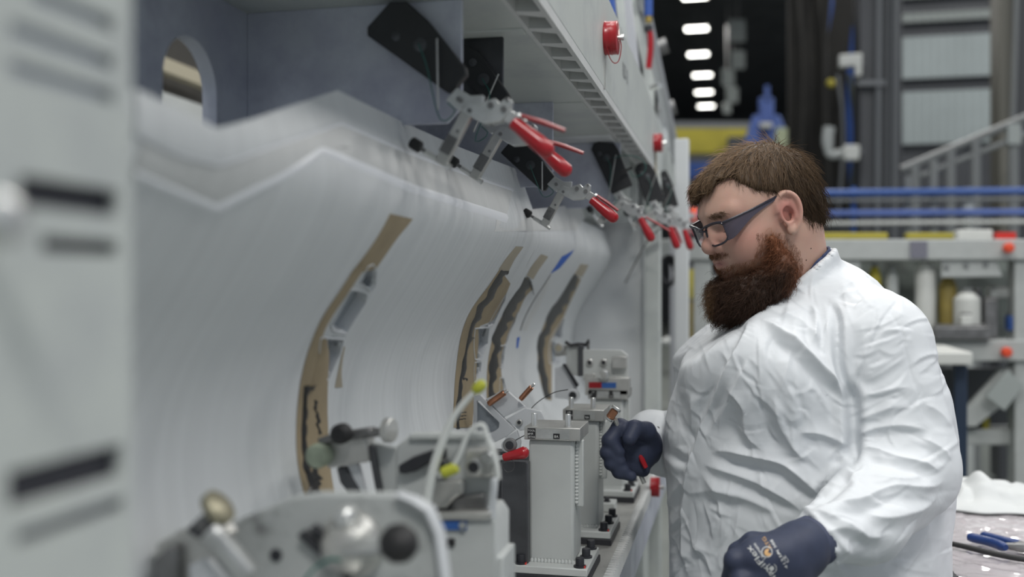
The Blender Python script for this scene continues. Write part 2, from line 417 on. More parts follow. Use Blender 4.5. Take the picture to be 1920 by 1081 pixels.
# back plate with the round-topped slot, seen above the part
XB = -0.65
def plate_with_slot(name, X, th, y0, y1, z0, z1, hy0, hy1, hz0, hz1, m, parent, bevel=0.003):
    """plate in the plane X, with one round-topped slot cut right through it"""
    r = (hy1 - hy0) / 2; yc = (hy0 + hy1) / 2; n = 16
    hole = [(hy1, hz0)] + [(yc + r * math.cos(math.pi * i / n), hz1 - r + r * math.sin(math.pi * i / n)) for i in range(n + 1)] + [(hy0, hz0)]
    hole += [(yc + r * math.cos(math.pi + math.pi * i / n), hz0 - r * 0 + 0 * i) for i in range(1, n)]
    hole = [(hy1, hz0)] + [(yc + r * math.cos(math.pi * i / n), hz1 - r + r * math.sin(math.pi * i / n)) for i in range(n + 1)] + [(hy0, hz0)]
    vs = []; fs = []
    for xx in (X, X - th):
        vs += [(xx, y, z) for y, z in hole]
    k = len(hole)
    for i in range(k): fs.append((i, (i + 1) % k, k + (i + 1) % k, k + i))
    def ring(xx, flip):
        b = len(vs); oy = []
        for y, z in hole:
            a = math.atan2(z - (hz0 + hz1) / 2, y - yc)
            c, s = math.cos(a), math.sin(a); ts = []
            if c > 1e-6: ts.append((y1 - yc) / c)
            if c < -1e-6: ts.append((y0 - yc) / c)
            zc = (hz0 + hz1) / 2
            if s > 1e-6: ts.append((z1 - zc) / s)
            if s < -1e-6: ts.append((z0 - zc) / s)
            t = min(ts); oy.append((yc + t * c, zc + t * s))
        return oy
    oy = ring(X, False)
    # outer outline incl. corners in angular order
    cor = [(y1, z0), (y1, z1), (y0, z1), (y0, z0)]
    for side, xx in ((0, X), (1, X - th)):
        b = len(vs); vs += [(xx, y, z) for y, z in oy]
        cb = len(vs); vs += [(xx, y, z) for y, z in cor]
        zc = (hz0 + hz1) / 2
        for i in range(k):
            j = (i + 1) % k; quad = [side * k + i, side * k + j, b + j, b + i]
            # insert a corner when the outer edge turns
            a, c = oy[i], oy[j]; extra = None
            for q, (yy_, zz_) in enumerate(cor):
                if (abs(a[0]-yy_) < 1e-6 or abs(a[1]-zz_) < 1e-6) and (abs(c[0]-yy_) < 1e-6 or abs(c[1]-zz_) < 1e-6):
                    if not ((abs(a[0]-c[0]) < 1e-9) or (abs(a[1]-c[1]) < 1e-9)): extra = cb + q
            if extra is not None: quad = [side * k + i, side * k + j, b + j, extra, b + i]
            fs.append(tuple(quad))
    o = MB().add(vs, fs).build(name, m, parent, 0); bm = bmesh.new(); bm.from_mesh(o.data); bmesh.ops.remove_doubles(bm, verts=bm.verts, dist=1e-5); bmesh.ops.delete(bm, geom=[v for v in bm.verts if not v.link_faces], context='VERTS'); bmesh.ops.recalc_face_normals(bm, faces=bm.faces); bm.to_mesh(o.data); bm.free(); return o
p0 = onX(305, 145, XB); p1 = onX(406, 145, XB); pt = onX(356, 68, XB)
plate_with_slot('back_plate', XB, 0.020, 0.10, 1.36, CZ - 0.1, TOPZ - 0.001, p0.y, p1.y, CZ + 0.05, pt.z, 'primer_plate', back)
MB().span(XB - 0.02, XB, 1.36, 3.25, CZ - 0.1, TOPZ - 0.002).build('back_plate', 'primer_plate', back)
# rim liner of the slot
hole_r = (p1.y - p0.y) / 2; yc = (p0.y + p1.y) / 2
# machinery seen through the slot
mat('brown_dark', (0.022, 0.020, 0.016), 0.6, var=0.3, vscale=8); mat('beam_pale', (0.42, 0.38, 0.28), 0.6)
mac = thing('wall_rack', 'dark storage rack with a pale rail seen through the slot of the back plate', 'rack', (-2.0, 2.8, 0))
for yy in (2.0, 2.6, 3.2):
    MB().span(-2.5, -2.4, yy, yy + 0.08, 0, 3.3).build('upright', 'brown_dark', mac)
MB().span(-2.6, -2.5, 1.4, 4.4, 0.0, 3.4).build('rack_panel', 'brown_dark', mac)
MB().span(-2.42, -2.36, 1.4, 4.4, 2.47, 2.53).build('rail', 'beam_pale', mac)
MB().span(-2.48, -2.36, 1.4, 4.4, 1.6, 2.38).build('rack_cover', 'grey_paint', mac)
# gusset plates hanging from the header
def gusset(Y, xr, zb, cham, m='primer_plate', th=0.008, top=TOPZ):
    return MB().prism([(XB, Y, top), (xr, Y, top), (xr, Y, zb + cham), (xr - cham, Y, zb), (XB, Y, zb)], (0, th, 0)).build('gusset', m, header, 0.001)
G1, G2, G3, G4, G5, G6 = 1.245, 1.445, 1.97, 2.52, 2.86, 3.12
gusset(G1, -0.347, CZ + 0.215, 0.02)
gusset(G2, -0.339, CZ + 0.265, 0.02, 'dark_steel')
gusset(G3, -0.359, CZ + 0.205, 0.03)
gusset(G4, -0.285, CZ + 0.205, 0.03, 'primer_plate', top=TOPZ - 0.005)
gusset(G5, -0.30, CZ + 0.205, 0.03, 'painted_panel', top=TOPZ + 0.02)
gusset(G6, -0.30, CZ + 0.205, 0.03, 'painted_panel', top=TOPZ + 0.02)
# end plate and end posts of the jig
MB().span(-0.95, -0.292, 3.255, 3.275, LEDZ - 0.1, TOPZ - 0.005).build('end_plate', 'laminate', end_, 0.002)
MB().span(-0.285, -0.235, 3.19, 3.25, 0, TOPZ - 0.005).build('end_post', 'painted_panel', end_, 0.004)
MB().span(-0.215, -0.165, 3.6, 3.66, 0, TOPZ + 0.16).build('end_post', 'laminate', end_, 0.004)
MB().span(-0.58, -0.555, 0.5, 3.24, LEDZ, CZ - 0.30).build('lower_back_plate', 'primer_plate', back)
# near end column with dark louvre slots, right beside the camera
XN = -0.32; YN = onX(247, 540, XN).y
slots = [((60, -14), (214, 45), 26, 'primer'), ((18, 58), (214, 112), 26, 'primer'), ((18, 128), (214, 178), 24, 'primer'),
         ((36, 365), (222, 372), 50, 'dark'), ((78, 462), (222, 460), 26, 'dark'), ((14, 912), (230, 868), 62, 'dark'), ((30, 1000), (232, 952), 26, 'dim')]
mat('slot_dim', (0.16, 0.17, 0.20), 0.6); mat('slot_dark', (0.03, 0.03, 0.04), 0.6)
col = thing('end_column', 'pale grey slotted steel column at the end of the assembly jig', 'column', (XN - 0.05, 0.4, 0))
# the face is cut into bars between the slots so that the slots are real gaps with a dark liner behind
ys = sorted({0.22, YN} | {onX(a[0], a[1], XN).y for a, b, t, k in slots} | {onX(b[0], b[1], XN).y for a, b, t, k in slots})
rects = []
for a, b, t, k in slots:
    A, B = onX(a[0], a[1], XN), onX(b[0], b[1], XN); zc = (A.z + B.z) / 2; hh = t / F * depth_of(B) / 2
    rects.append((A.y, B.y, zc - hh, zc + hh, k))
zs = sorted({CZ - 0.42, CZ + 0.40} | {r[2] for r in rects} | {r[3] for r in rects})
face = MB()
for i in range(len(zs) - 1):
    zm = (zs[i] + zs[i+1]) / 2; cuts = [(r[0], r[1]) for r in rects if r[2] < zm < r[3]]
    if not cuts: face.span(XN - 0.006, XN, 0.10, YN, zs[i], zs[i+1])
    else:
        a, b = cuts[0]; face.span(XN - 0.006, XN, 0.10, a, zs[i], zs[i+1]); face.span(XN - 0.006, XN, b, YN, zs[i], zs[i+1])
face.span(XN - 0.006, XN, 0.10, YN, 0, CZ - 0.42); face.span(XN - 0.006, XN, 0.10, YN, CZ + 0.40, CZ + 0.9)
face.build('face_plate', 'painted_panel', col, 0)
MB().span(XN - 0.06, XN - 0.006, YN - 0.006, YN, 0, CZ + 0.9).build('edge_flange', 'painted_panel', col)
for a, b, z0, z1, k in rects:
    MB().span(XN - 0.012, XN - 0.0065, a - 0.004, b + 0.004, z0 - 0.004, z1 + 0.004).build('slot_liner', {'primer': 'primer_plate', 'dark': 'slot_dark', 'dim': 'slot_dim'}[k], col)
kn = onX(12, 410, XN + 0.02)
MB().lathe((XN, kn.y, kn.z), (XN + 0.05, kn.y, kn.z), [(0, 0.006), (0.012, 0.006), (0.013, 0.011), (0.022, 0.011), (0.025, 0.006)]).build('knob', 'bright_steel', col)

# ================================================================== the curved panel held in the jig
PROF = [(-0.455, -0.375), (-0.475, -0.34), (-0.500, -0.285), (-0.517, -0.235), (-0.525, -0.18), (-0.520, -0.13),
        (-0.505, -0.085), (-0.480, -0.04), (-0.447, 0.010), (-0.415, 0.062), (-0.398, 0.100), (-0.399, 0.130), (-0.411, 0.165), (-0.424, 0.20), (-0.440, 0.25), (-0.453, 0.29)]
PC = crom(PROF, 260); PT = np.gradient(PC, axis=0); PT /= np.linalg.norm(PT, axis=1, keepdims=True); PN = np.stack([PT[:, 1], -PT[:, 0]], 1)   # faces +X
def surf_hit(u, v):
    r = ray(u, v); k = PC[:, 0] / r.x; d = k * r.z - PC[:, 1]
    i = np.where(d[:-1] * d[1:] <= 0)[0]
    if len(i) == 0:
        j = int(np.argmin(np.abs(d))); return k[j] * r.y, float(j)
    best = None
    for j in i:
        t = d[j] / (d[j] - d[j+1] + 1e-12); kk = k[j] + t * (k[j+1] - k[j])
        if best is None or kk < best[0]: best = (kk, j + t)
    return best[0] * r.y, best[1]
def surf_pt(Y, s, off=0.0):
    j = min(max(s, 0), len(PC) - 1.001); i = int(j); t = j - i
    p = PC[i] * (1-t) + PC[i+1] * t; n = PN[i] * (1-t) + PN[i+1] * t
    return (p[0] + n[0] * off, Y, CZ + p[1] + n[1] * off)
Z2S = lambda z: float(np.interp(z, PC[:, 1], np.arange(len(PC))))
# trimmed top edge: height above the camera along Y
edge_px = [(250, 168), (330, 205), (405, 243), (470, 226), (632, 170), (760, 232), (860, 275), (973, 318)]
edge = [surf_hit(u, v) for u, v in edge_px]
eY = [0.30] + [e[0] for e in edge] + [edge[-1][0] + 0.004, 2.10, 2.35, 2.7, 3.3]
eS = [edge[0][1]] + [e[1] for e in edge] + [Z2S(0.150), Z2S(0.148), Z2S(0.192), Z2S(0.19), Z2S(0.19)]
YS = np.unique(np.concatenate([np.arange(0.36, 3.25, 0.008), np.array(eY[1:-1])])); NS = 150
TOPS = np.interp(YS, eY, eS)
V = np.zeros((len(YS), NS, 3)); SP = np.zeros((len(YS), NS))
for i, y in enumerate(YS):
    s = np.linspace(0, TOPS[i], NS); SP[i] = s
    V[i, :, 0] = np.interp(s, np.arange(len(PC)), PC[:, 0]); V[i, :, 1] = y; V[i, :, 2] = CZ + np.interp(s, np.arange(len(PC)), PC[:, 1])
def in_poly(x, y, poly):
    ins = np.zeros(x.shape, bool); n = len(poly)
    for i in range(n):
        x0, y0 = poly[i]; x1, y1 = poly[(i+1) % n]
        c = ((y0 > y) != (y1 > y)) & (x < (x1-x0) * (y-y0) / ((y1-y0) if y1 != y0 else 1e-12) + x0); ins ^= c
    return ins
z5 = lambda *P: [(480 + x / 2.252, 380 + y / 2.252) for x, y in P]
z6 = lambda *P: [(820 + x / 2.573, 440 + y / 2.573) for x, y in P]
cells = [z5((438, 338), (470, 268), (492, 258), (505, 285), (502, 345), (486, 372)),
         z5((318, 515), (400, 362), (470, 378), (460, 420), (378, 550), (328, 538)),
         z5((270, 570), (368, 575), (350, 640), (305, 742), (270, 742)),
         z6((240, 442), (330, 285), (326, 312), (268, 436)), z6((180, 452), (250, 440), (242, 520), (210, 604), (180, 600)),
         z6((178, 616), (211, 612), (206, 660), (178, 715)),
         z6((330, 515), (385, 372), (372, 420), (332, 523)), z6((300, 535), (328, 532), (318, 600), (314, 640), (300, 640)), z6((300, 690), (318, 690), (330, 745), (300, 790)),
         z6((545, 500), (614, 395), (606, 430), (600, 495), (560, 505)), z6((540, 515), (560, 508), (592, 560), (590, 612), (540, 620))]
skin_c = [[surf_hit(u, v) for u, v in c] for c in cells]
yc_ = 0.25 * (YS[:-1, None] + YS[1:, None]) * 2 * np.ones((1, NS-1)); sc_ = 0.25 * (SP[:-1, :-1] + SP[1:, :-1] + SP[:-1, 1:] + SP[1:, 1:])
kill = np.zeros(yc_.shape, bool)
for c in skin_c: kill |= in_poly(yc_, sc_, c)
ii, jj = np.where(~kill); idx = lambda i, j: i * NS + j
Q = np.stack([idx(ii, jj), idx(ii+1, jj), idx(ii+1, jj+1), idx(ii, jj+1)], 1)
me = np_mesh('curved_panel', V.reshape(-1, 3), Q)
panel = mesh_obj('curved_panel', me, 'laminate', None, sharp=None)
tag(panel, 'large white curved laminate panel held upright in the assembly jig', 'panel')
sol = panel.modifiers.new('thickness', 'SOLIDIFY'); sol.thickness = 0.008; sol.offset = -1.0
# pocket rims, walls and floors
for k, c in enumerate(skin_c):
    pts = lin(c + [c[0]], 41)[:-1]; ctr = pts.mean(0); n = len(pts)
    for nm, m, mk in (('pocket_rim', 'white_machined', 0), ('pocket_floor', 'pocket_grey', 1)):
        mb = MB()
        if mk == 0:
            r = []
            for sc, off in ((1.07, 0.0), (1.06, 0.0018), (0.98, 0.0018), (0.96, -0.002), (0.94, -0.016)):
                r += [surf_pt(*(ctr + (p - ctr) * sc), off) for p in pts]
            fs = [(a*n+i, a*n+(i+1) % n, (a+1)*n+(i+1) % n, (a+1)*n+i) for a in range(4) for i in range(n)]
            mb.add(r, fs)
        else:
            r = [surf_pt(*(ctr + (p - ctr) * 1.0), -0.014) for p in pts] + [surf_pt(*(ctr + (p - ctr) * 0.5), -0.014) for p in pts] + [surf_pt(*ctr, -0.014)]
            fs = [(i, (i+1) % n, n+(i+1) % n, n+i) for i in range(n)] + [(n+i, n+(i+1) % n, 2*n) for i in range(n)]
            mb.add(r, fs)
        mb.build(nm, m, panel)
def strip(name, Lp, Rp, off, m, n=40, cols=5, rag=0.0, ragf=14.0, seed=1, par=None, th=0.0):
    Lh = crom([surf_hit(u, v) for u, v in Lp], n); Rh = crom([surf_hit(u, v) for u, v in Rp], n); vs = []
    tt = np.linspace(0, ragf, n)
    if rag:
        Lh = Lh + (Rh - Lh) * (rag * vnoise(np.stack([tt, tt*0 + seed, tt*0], 1), seed))[:, None]
        Rh = Rh + (Rh - Lh) * (1.6 * rag * vnoise(np.stack([tt*1.7, tt*0 + seed + 9, tt*0], 1), seed + 3))[:, None]
    for i in range(n):
        for j in range(cols):
            q = Lh[i] + (Rh[i] - Lh[i]) * j / (cols - 1); edge_ = 0.3 if (j in (0, cols - 1)) else 1.0
            vs.append(surf_pt(q[0], q[1], off * edge_ if th == 0 else off))
    fs = [(i*cols+j, i*cols+j+1, (i+1)*cols+j+1, (i+1)*cols+j) for i in range(n-1) for j in range(cols-1)]
    return MB().add(vs, fs).build(name, m, par or panel, sharp=None)
# thicker edge band along the top, with the bright stepped line below it
band_lo = [(250, 318), (330, 352), (405, 384), (470, 352), (603, 274), (690, 310), (770, 345), (880, 380), (950, 402)]
band_hi = [(250, 166), (330, 203), (405, 241), (470, 224), (632, 169), (700, 203), (770, 237), (880, 285), (970, 318)]
band_md = [(250, 245), (330, 285), (405, 305), (470, 285), (640, 228), (700, 255), (770, 285), (880, 325), (962, 352)]
def edge_band(name, lo, hi, off, m, n=90, cols=8):
    A = lin([surf_hit(u, v) for u, v in lo], n); B = lin([surf_hit(u, v) for u, v in hi], n); vs = []
    for i in range(n):
        vs.append(surf_pt(A[i][0], A[i][1] - 1.2, 0.0))
        for j in range(cols):
            q = A[i] + (B[i] - A[i]) * j / (cols - 1); vs.append(surf_pt(q[0], q[1], off))
        vs.append(surf_pt(B[i][0], B[i][1], -0.006))
    w = cols + 2
    fs = [(i*w+j, i*w+j+1, (i+1)*w+j+1, (i+1)*w+j) for i in range(n-1) for j in range(w-1)]
    return MB().add(vs, fs).build(name, m, panel)
edge_band('edge_doubler', band_lo, band_hi, 0.0007, 'laminate_band')
edge_band('edge_doubler', band_md, band_hi, 0.0014, 'laminate')
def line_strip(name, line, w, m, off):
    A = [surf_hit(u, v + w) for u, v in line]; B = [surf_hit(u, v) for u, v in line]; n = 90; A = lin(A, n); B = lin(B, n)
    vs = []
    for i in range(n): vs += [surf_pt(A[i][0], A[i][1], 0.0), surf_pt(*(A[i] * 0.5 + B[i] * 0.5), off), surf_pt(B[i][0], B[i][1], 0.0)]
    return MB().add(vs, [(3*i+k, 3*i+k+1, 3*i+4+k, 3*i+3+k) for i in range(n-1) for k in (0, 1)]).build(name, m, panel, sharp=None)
mat('crease_highlight', (0.80, 0.82, 0.85), 0.35)  # paler colour painted in for the highlight along the stepped crease
line_strip('crease_highlight', [(u, v - 3) for u, v in band_lo], 19, 'crease_highlight', 0.0030); line_strip('crease_highlight', band_md, 8, 'crease_highlight', 0.0026)
strip('tape_patch', [(930, 400), (926, 434)], [(1120, 372), (1080, 432)], 0.0008, 'laminate_band', 12)
# masking tape, sealant smears
strip('masking_tape', [(731, 400), (700, 455), (655, 515)], [(774, 410), (742, 450), (705, 503)], 0.0010, 'tan_tape', 16)
strip('masking_tape', [(664, 502), (640, 540), (601, 600), (575, 665), (560, 735), (555, 800), (558, 870), (571, 930)],
      [(690, 492), (655, 545), (612, 612), (594, 672), (580, 735), (574, 800), (578, 870), (590, 930)], 0.0016, 'tan_tape', 50)
strip('masking_tape', [(604, 630), (590, 680), (577, 740), (571, 810), (574, 880), (584, 930)], [(612, 636), (616, 668), (614, 715), (613, 765), (615, 820), (628, 930)], 0.0030, 'tan_tape', 40)
strip('masking_tape', z5((370, 605), (350, 690), (332, 780)), z5((376, 610), (362, 700), (365, 778)), 0.0008, 'tan_tape_pale', 14)
strip('sealant_smear', [(569, 722), (564, 790), (566, 860), (575, 926)], [(578, 720), (572, 790), (577, 860), (600, 926)], 0.0046, 'black_sealant', 60, 4, 0.25, 12, 2)
strip('sealant_smear', [(583, 748), (588, 780), (590, 812)], [(592, 750), (596, 785), (598, 814)], 0.0046, 'black_sealant', 30, 4, 0.4, 8, 5)
strip('sealant_smear', [(569, 724), (570, 730)], [(590, 720), (588, 728)], 0.0046, 'black_sealant', 8, 4, 0.2, 4, 7)
strip('sealant_smear', [(578, 850), (580, 928)], [(592, 868), (612, 928)], 0.0046, 'black_sealant', 30, 4, 0.3, 6, 8)
S2L = z6((300, 165), (250, 240), (190, 320), (150, 385), (118, 470), (100, 560), (88, 660), (80, 780), (76, 930)); S2R = z6((352, 235), (322, 305), (268, 410), (205, 440), (198, 520), (190, 620), (185, 720), (180, 800), (168, 930))
strip('masking_tape', S2L, S2R, 0.0012, 'tan_tape', 50)
strip('masking_tape', z6((378, 55), (330, 115), (296, 165)), z6((415, 58), (372, 120), (342, 180)), 0.0009, 'tan_tape_pale', 16)
strip('sealant_smear', z6((312, 170), (250, 262), (200, 340), (160, 420), (140, 500), (120, 600), (104, 700), (92, 820), (92, 935)),
      z6((346, 182), (280, 280), (230, 355), (188, 434), (160, 512), (140, 612), (125, 712), (110, 830), (114, 935)), 0.0024, 'black_sealant', 90, 4, 0.22, 16, 3)
for q in (((140, 494), (175, 492), (140, 500), (175, 498)), ((108, 680), (145, 690), (110, 695), (140, 705)), ((100, 855), (136, 852), (100, 861), (136, 858)), ((100, 872), (136, 869), (100, 878), (136, 874)), ((100, 888), (134, 884), (100, 894), (134, 890)), ((320, 170), (345, 172), (318, 182), (335, 190))):
    strip('sealant_smear', z6(q[0], q[1]), z6(q[2], q[3]), 0.0026, 'black_sealant', 10, 3, 0.3, 5, 9)
S3L = z6((432, 200), (370, 300), (310, 395), (272, 480), (248, 580), (238, 680), (238, 790)); S3R = z6((460, 262), (425, 300), (385, 385), (335, 500), (312, 560), (308, 660), (318, 745))
strip('masking_tape', S3L, S3R, 0.0012, 'tan_tape', 50)
strip('masking_tape', z6((500, 92), (455, 150), (430, 195)), z6((535, 105), (495, 160), (462, 215)), 0.0009, 'tan_tape_pale', 16)
strip('sealant_smear', z6((425, 205), (368, 305), (312, 398), (276, 482), (254, 580), (244, 680), (246, 788)),
      z6((452, 230), (412, 322), (358, 415), (322, 505), (298, 595), (282, 682), (276, 780)), 0.0024, 'black_sealant', 90, 4, 0.20, 13, 4)
strip('sealant_smear', z6((430, 200), (440, 230)), z6((452, 215), (462, 282)), 0.0026, 'black_sealant', 14, 4, 0.4, 6, 11)
S4L = z6((665, 190), (592, 300), (532, 395), (498, 480), (484, 570), (492, 680), (520, 790)); S4R = z6((692, 215), (645, 315), (600, 420), (556, 500), (552, 620), (552, 720), (550, 800))
strip('masking_tape', S4L, S4R, 0.0012, 'tan_tape', 50)
strip('masking_tape', z6((690, 140), (660, 190)), z6((730, 145), (697, 205)), 0.0009, 'tan_tape_pale', 16)
strip('sealant_smear', z6((662, 188), (590, 302), (531, 400), (498, 482), (484, 570), (492, 680), (520, 790)),
      z6((684, 212), (622, 328), (565, 425), (534, 505), (518, 590), (528, 680), (550, 785)), 0.0024, 'black_sealant', 90, 4, 0.20, 13, 6)
strip('blue_tape_strip', z6((600, 105), (545, 186)), z6((660, 70), (590, 160)), 0.001, 'blue_tape', 12)
strip('blue_tape_strip', z6((384, 495), (381, 546)), z6((399, 490), (390, 545)), 0.001, 'blue_tape', 10)
strip('paper_strip', z6((535, 205), (470, 330), (410, 455)), z6((548, 212), (492, 345), (432, 462)), 0.0009, 'laminate_band', 24)
strip('pencil_line', z6((545, 190), (460, 320), (398, 460)), z6((548, 192), (464, 323), (403, 462)), 0.0009, 'gun_steel', 24)
# ================================================================== the person
# "man space": x right, y away from the camera, z up from camera height (a plain turn about the vertical from the world)
def M(u, v, d): return np.array([(u - 960.0) / F * d, d, (540.5 - v) / F * d])
def m2w(V):
    V = np.asarray(V); return np.stack([V[:, 0]*TC - V[:, 1]*TS, V[:, 0]*TS + V[:, 1]*TC, V[:, 2] + CZ], 1)
def proj(V): return 960 + F * V[:, 0] / V[:, 1], 540.5 - F * V[:, 2] / V[:, 1]
PSI, PIT = math.radians(15), math.radians(22)
HO = M(1417, 391, 1.76)
ff = np.array([-math.cos(PSI), -math.sin(PSI), 0]); ll = np.array([math.sin(PSI), -math.cos(PSI), 0]); uu = np.array([0, 0, 1.0])
HF = ff * math.cos(PIT) - uu * math.sin(PIT); HU = uu * math.cos(PIT) + ff * math.sin(PIT); HL = ll
HR = np.stack([HF, HL, HU], 0)                       # rows: local axes in man space
def h2m(P): return np.asarray(P) @ HR + HO
def m2h(P): return (np.asarray(P) - HO) @ HR.T
def head_field(G):
    X, Y, Z = G; A = (X, np.abs(Y), Z)
    d = sd_ell(G, (-0.006, 0, 0.018), (0.101, 0.080, 0.080))
    d = smin(d, sd_ell(G, (0.020, 0, -0.015), (0.079, 0.073, 0.080)), 0.03)
    d = smin(d, sd_ell(G, (0.030, 0, -0.070), (0.066, 0.064, 0.060)), 0.03)
    d = smin(d, sd_ell(A, (0.052, 0.038, -0.045), (0.037, 0.036, 0.042)), 0.025)          # full cheeks
    d = smin(d, sd_ell(G, (0.076, 0, -0.098), (0.024, 0.028, 0.022)), 0.02)               # chin
    d = smin(d, sd_cone(A, (0.085, 0.012, 0.022), (0.068, 0.050, 0.020), 0.010, 0.008), 0.016)   # brow
    d = smax(d, -sd_ell(A, (0.104, 0.034, 0.000), (0.020, 0.022, 0.014)), 0.014)          # eye sockets
    d = smin(d, sd_ell(A, (0.076, 0.033, -0.003), (0.013, 0.0165, 0.0125)), 0.004)        # eyelids
    d = smin(d, sd_cone(G, (0.088, 0, 0.012), (0.108, 0, -0.026), 0.007, 0.012), 0.012)   # nose
    d = smin(d, sd_ell(G, (0.109, 0, -0.031), (0.0130, 0.0145, 0.0125)), 0.006)
    d = smin(d, sd_ell(A, (0.0965, 0.0165, -0.0365), (0.0120, 0.0080, 0.0098)), 0.0022)
    d = smax(d, -sd_ell(A, (0.104, 0.007, -0.0445), (0.006, 0.0035, 0.004)), 0.003)
    d = smin(d, sd_ell(G, (0.091, 0, -0.060), (0.0165, 0.027, 0.019)), 0.012)
    d = smin(d, sd_cone(A, (0.1065, 0, -0.0585), (0.091, 0.022, -0.0625), 0.0050, 0.002), 0.004)
    d = smin(d, sd_cone(A, (0.1040, 0, -0.0690), (0.090, 0.020, -0.0650), 0.0062, 0.002), 0.004)
    d = smax(d, -sd_cone(A, (0.113, 0, -0.0634), (0.093, 0.025, -0.0640), 0.0020, 0.0012), 0.002)
    # neck and the roll under the jaw
    nb = m2h(M(1478, 560, 1.83)); nf = m2h(M(1420, 575, 1.80)); nt = np.array([-0.035, 0, -0.055])
    d = smin(d, sd_cone(G, nt, nb, 0.070, 0.079), 0.03)
    d = smin(d, sd_cone(G, (0.02, 0, -0.085), nf, 0.055, 0.060), 0.03)
    # ears
    f0, l0, z0 = -0.008, 0.0815, -0.013
    def e(p): return (f0 + p[0], l0 + 0.004 - 0.35 * p[0], z0 + p[1])
    ring = [(0.014, -0.018), (0.017, 0.004), (0.014, 0.020), (0.003, 0.029), (-0.009, 0.028), (-0.018, 0.016), (-0.019, -0.002), (-0.014, -0.018), (-0.006, -0.030), (0.003, -0.037)]
    ear = sd_ell(A, e((-0.001, -0.003)), (0.017, 0.0045, 0.029))
    ring = [tuple(p) for p in crom(ring[1:], 22)]
    for p, q in zip(ring[:-1], ring[1:]):
        ear = smin(ear, sd_cone(A, e(p), e(q), 0.0046, 0.0046, (1, 1.5, 1)), 0.002)
    ear = smin(ear, sd_cone(A, e((-0.010, 0.016)), e((-0.009, -0.016)), 0.003, 0.004), 0.004)   # antihelix
    ear = smin(ear, sd_ell(A, e((0.004, -0.034)), (0.0085, 0.0055, 0.0095)), 0.005)             # lobe
    ear = smin(ear, sd_ell(A, e((0.013, -0.008)), (0.004, 0.005, 0.007)), 0.004)                # tragus
    ear = smax(ear, -sd_ell(A, (f0 + 0.002, l0 + 0.0075, z0 - 0.006), (0.0095, 0.011, 0.0135)), 0.002)
    ear = smax(ear, -sd_ell(A, (f0 - 0.002, l0 + 0.0125, z0 + 0.018), (0.008, 0.006, 0.006)), 0.003)
    return smin(d, ear, 0.006)
h = 0.002
lo, hi = (-0.155, -0.105, -0.255), (0.135, 0.105, 0.125)
G = grid(lo, hi, h); fld = head_field(G); V, Q = nets(fld, lo, h); V = relax(V, Q, 2, 0.4)
VH = V; VM = h2m(V)
# own colours of the skin: pink nose, cheeks, ears and lips, stubble shade under the beard
def beard_field(G):
    c = lambda *a: M(*a)
    d = sd_cone(G, c(1450, 448, 1.675), c(1466, 496, 1.690), 0.010, 0.024)
    d = smin(d, sd_cone(G, c(1458, 515, 1.705), c(1410, 548, 1.715), 0.033, 0.036), 0.02)
    d = smin(d, sd_cone(G, c(1402, 552, 1.735), c(1368, 562, 1.765), 0.037, 0.036), 0.03)
    d = smin(d, sd_cone(G, c(1368, 558, 1.770), c(1352, 580, 1.765), 0.035, 0.015), 0.03)
    d = smin(d, sd_cone(G, c(1440, 540, 1.740), c(1380, 576, 1.755), 0.034, 0.024), 0.03)
    d = smin(d, sd_cone(G, c(1354, 545, 1.800), c(1380, 545, 1.870), 0.026, 0.035), 0.03)
    d = smin(d, sd_cone(G, c(1352, 540, 1.745), c(1354, 552, 1.755), 0.010, 0.022), 0.012)
    return d
bd = beard_field((VM[:, 0], VM[:, 1], VM[:, 2]))
N = v_normals(V, Q); NHEAD = N
def blob(c, r): return np.exp(-(((VH - np.array(c)) / r) ** 2).sum(1))
VA = VH.copy(); VA[:, 1] = np.abs(VA[:, 1])
blobA = lambda c, r: np.exp(-(((VA - np.array(c)) / r) ** 2).sum(1))
red = 0.55 * blob((0.11, 0, -0.03), 0.022) + 0.75 * blobA((0.062, 0.050, -0.035), 0.036) + 1.3 * np.clip(blobA((-0.008, 0.086, -0.013), 0.03) - 0.2, 0, 1) + 0.15 * vnoise(VH * 60, 3)
base = np.array([0.55, 0.35, 0.275]); pink = np.array([0.50, 0.215, 0.18]); stub = np.array([0.22, 0.105, 0.06])
col = base[None] + (pink - base)[None] * np.clip(red, 0, 1)[:, None]
lip = np.clip(1.6 * np.exp(-(((VA - np.array((0.101, 0.008, -0.0635))) / np.array((0.016, 0.017, 0.0085))) ** 2).sum(1)) - 0.3, 0, 1)
col = col + (np.array([0.36, 0.15, 0.14]) - col) * (0.8 * lip)[:, None]
sb = np.clip(1 - (bd - 0.000) / 0.020, 0, 1) ** 1.5 * 0.8
sb2 = np.clip(1.3 * blobA((0.045, 0.068, -0.075), np.array((0.035, 0.03, 0.035))), 0, 1) * 0.35
col = col + (stub - col) * np.clip(np.maximum(sb, sb2), 0, 1)[:, None]
me = np_mesh('person', m2w(VM), Q)
a = me.color_attributes.new('tint', 'FLOAT_COLOR', 'POINT'); a.data.foreach_set('color', np.concatenate([col, np.ones((len(col), 1))], 1).astype(np.float32).ravel())
def tint_mat(name, rough, bump=0.0, bscale=300, spec=0.4, sss=0.0, var=0.0):
    m = mat(name, (0.5, 0.4, 0.3), rough, bump=bump, bscale=bscale, spec=spec); nt = m.node_tree; b = nt.nodes['Principled BSDF']
    at = nt.nodes.new('ShaderNodeVertexColor'); at.layer_name = 'tint'; nt.links.new(at.outputs[0], b.inputs['Base Color'])
    if sss:
        b.inputs['Subsurface Weight'].default_value = sss; b.inputs['Subsurface Radius'].default_value = (0.8, 0.3, 0.15); b.inputs['Subsurface Scale'].default_value = 0.006
    return m
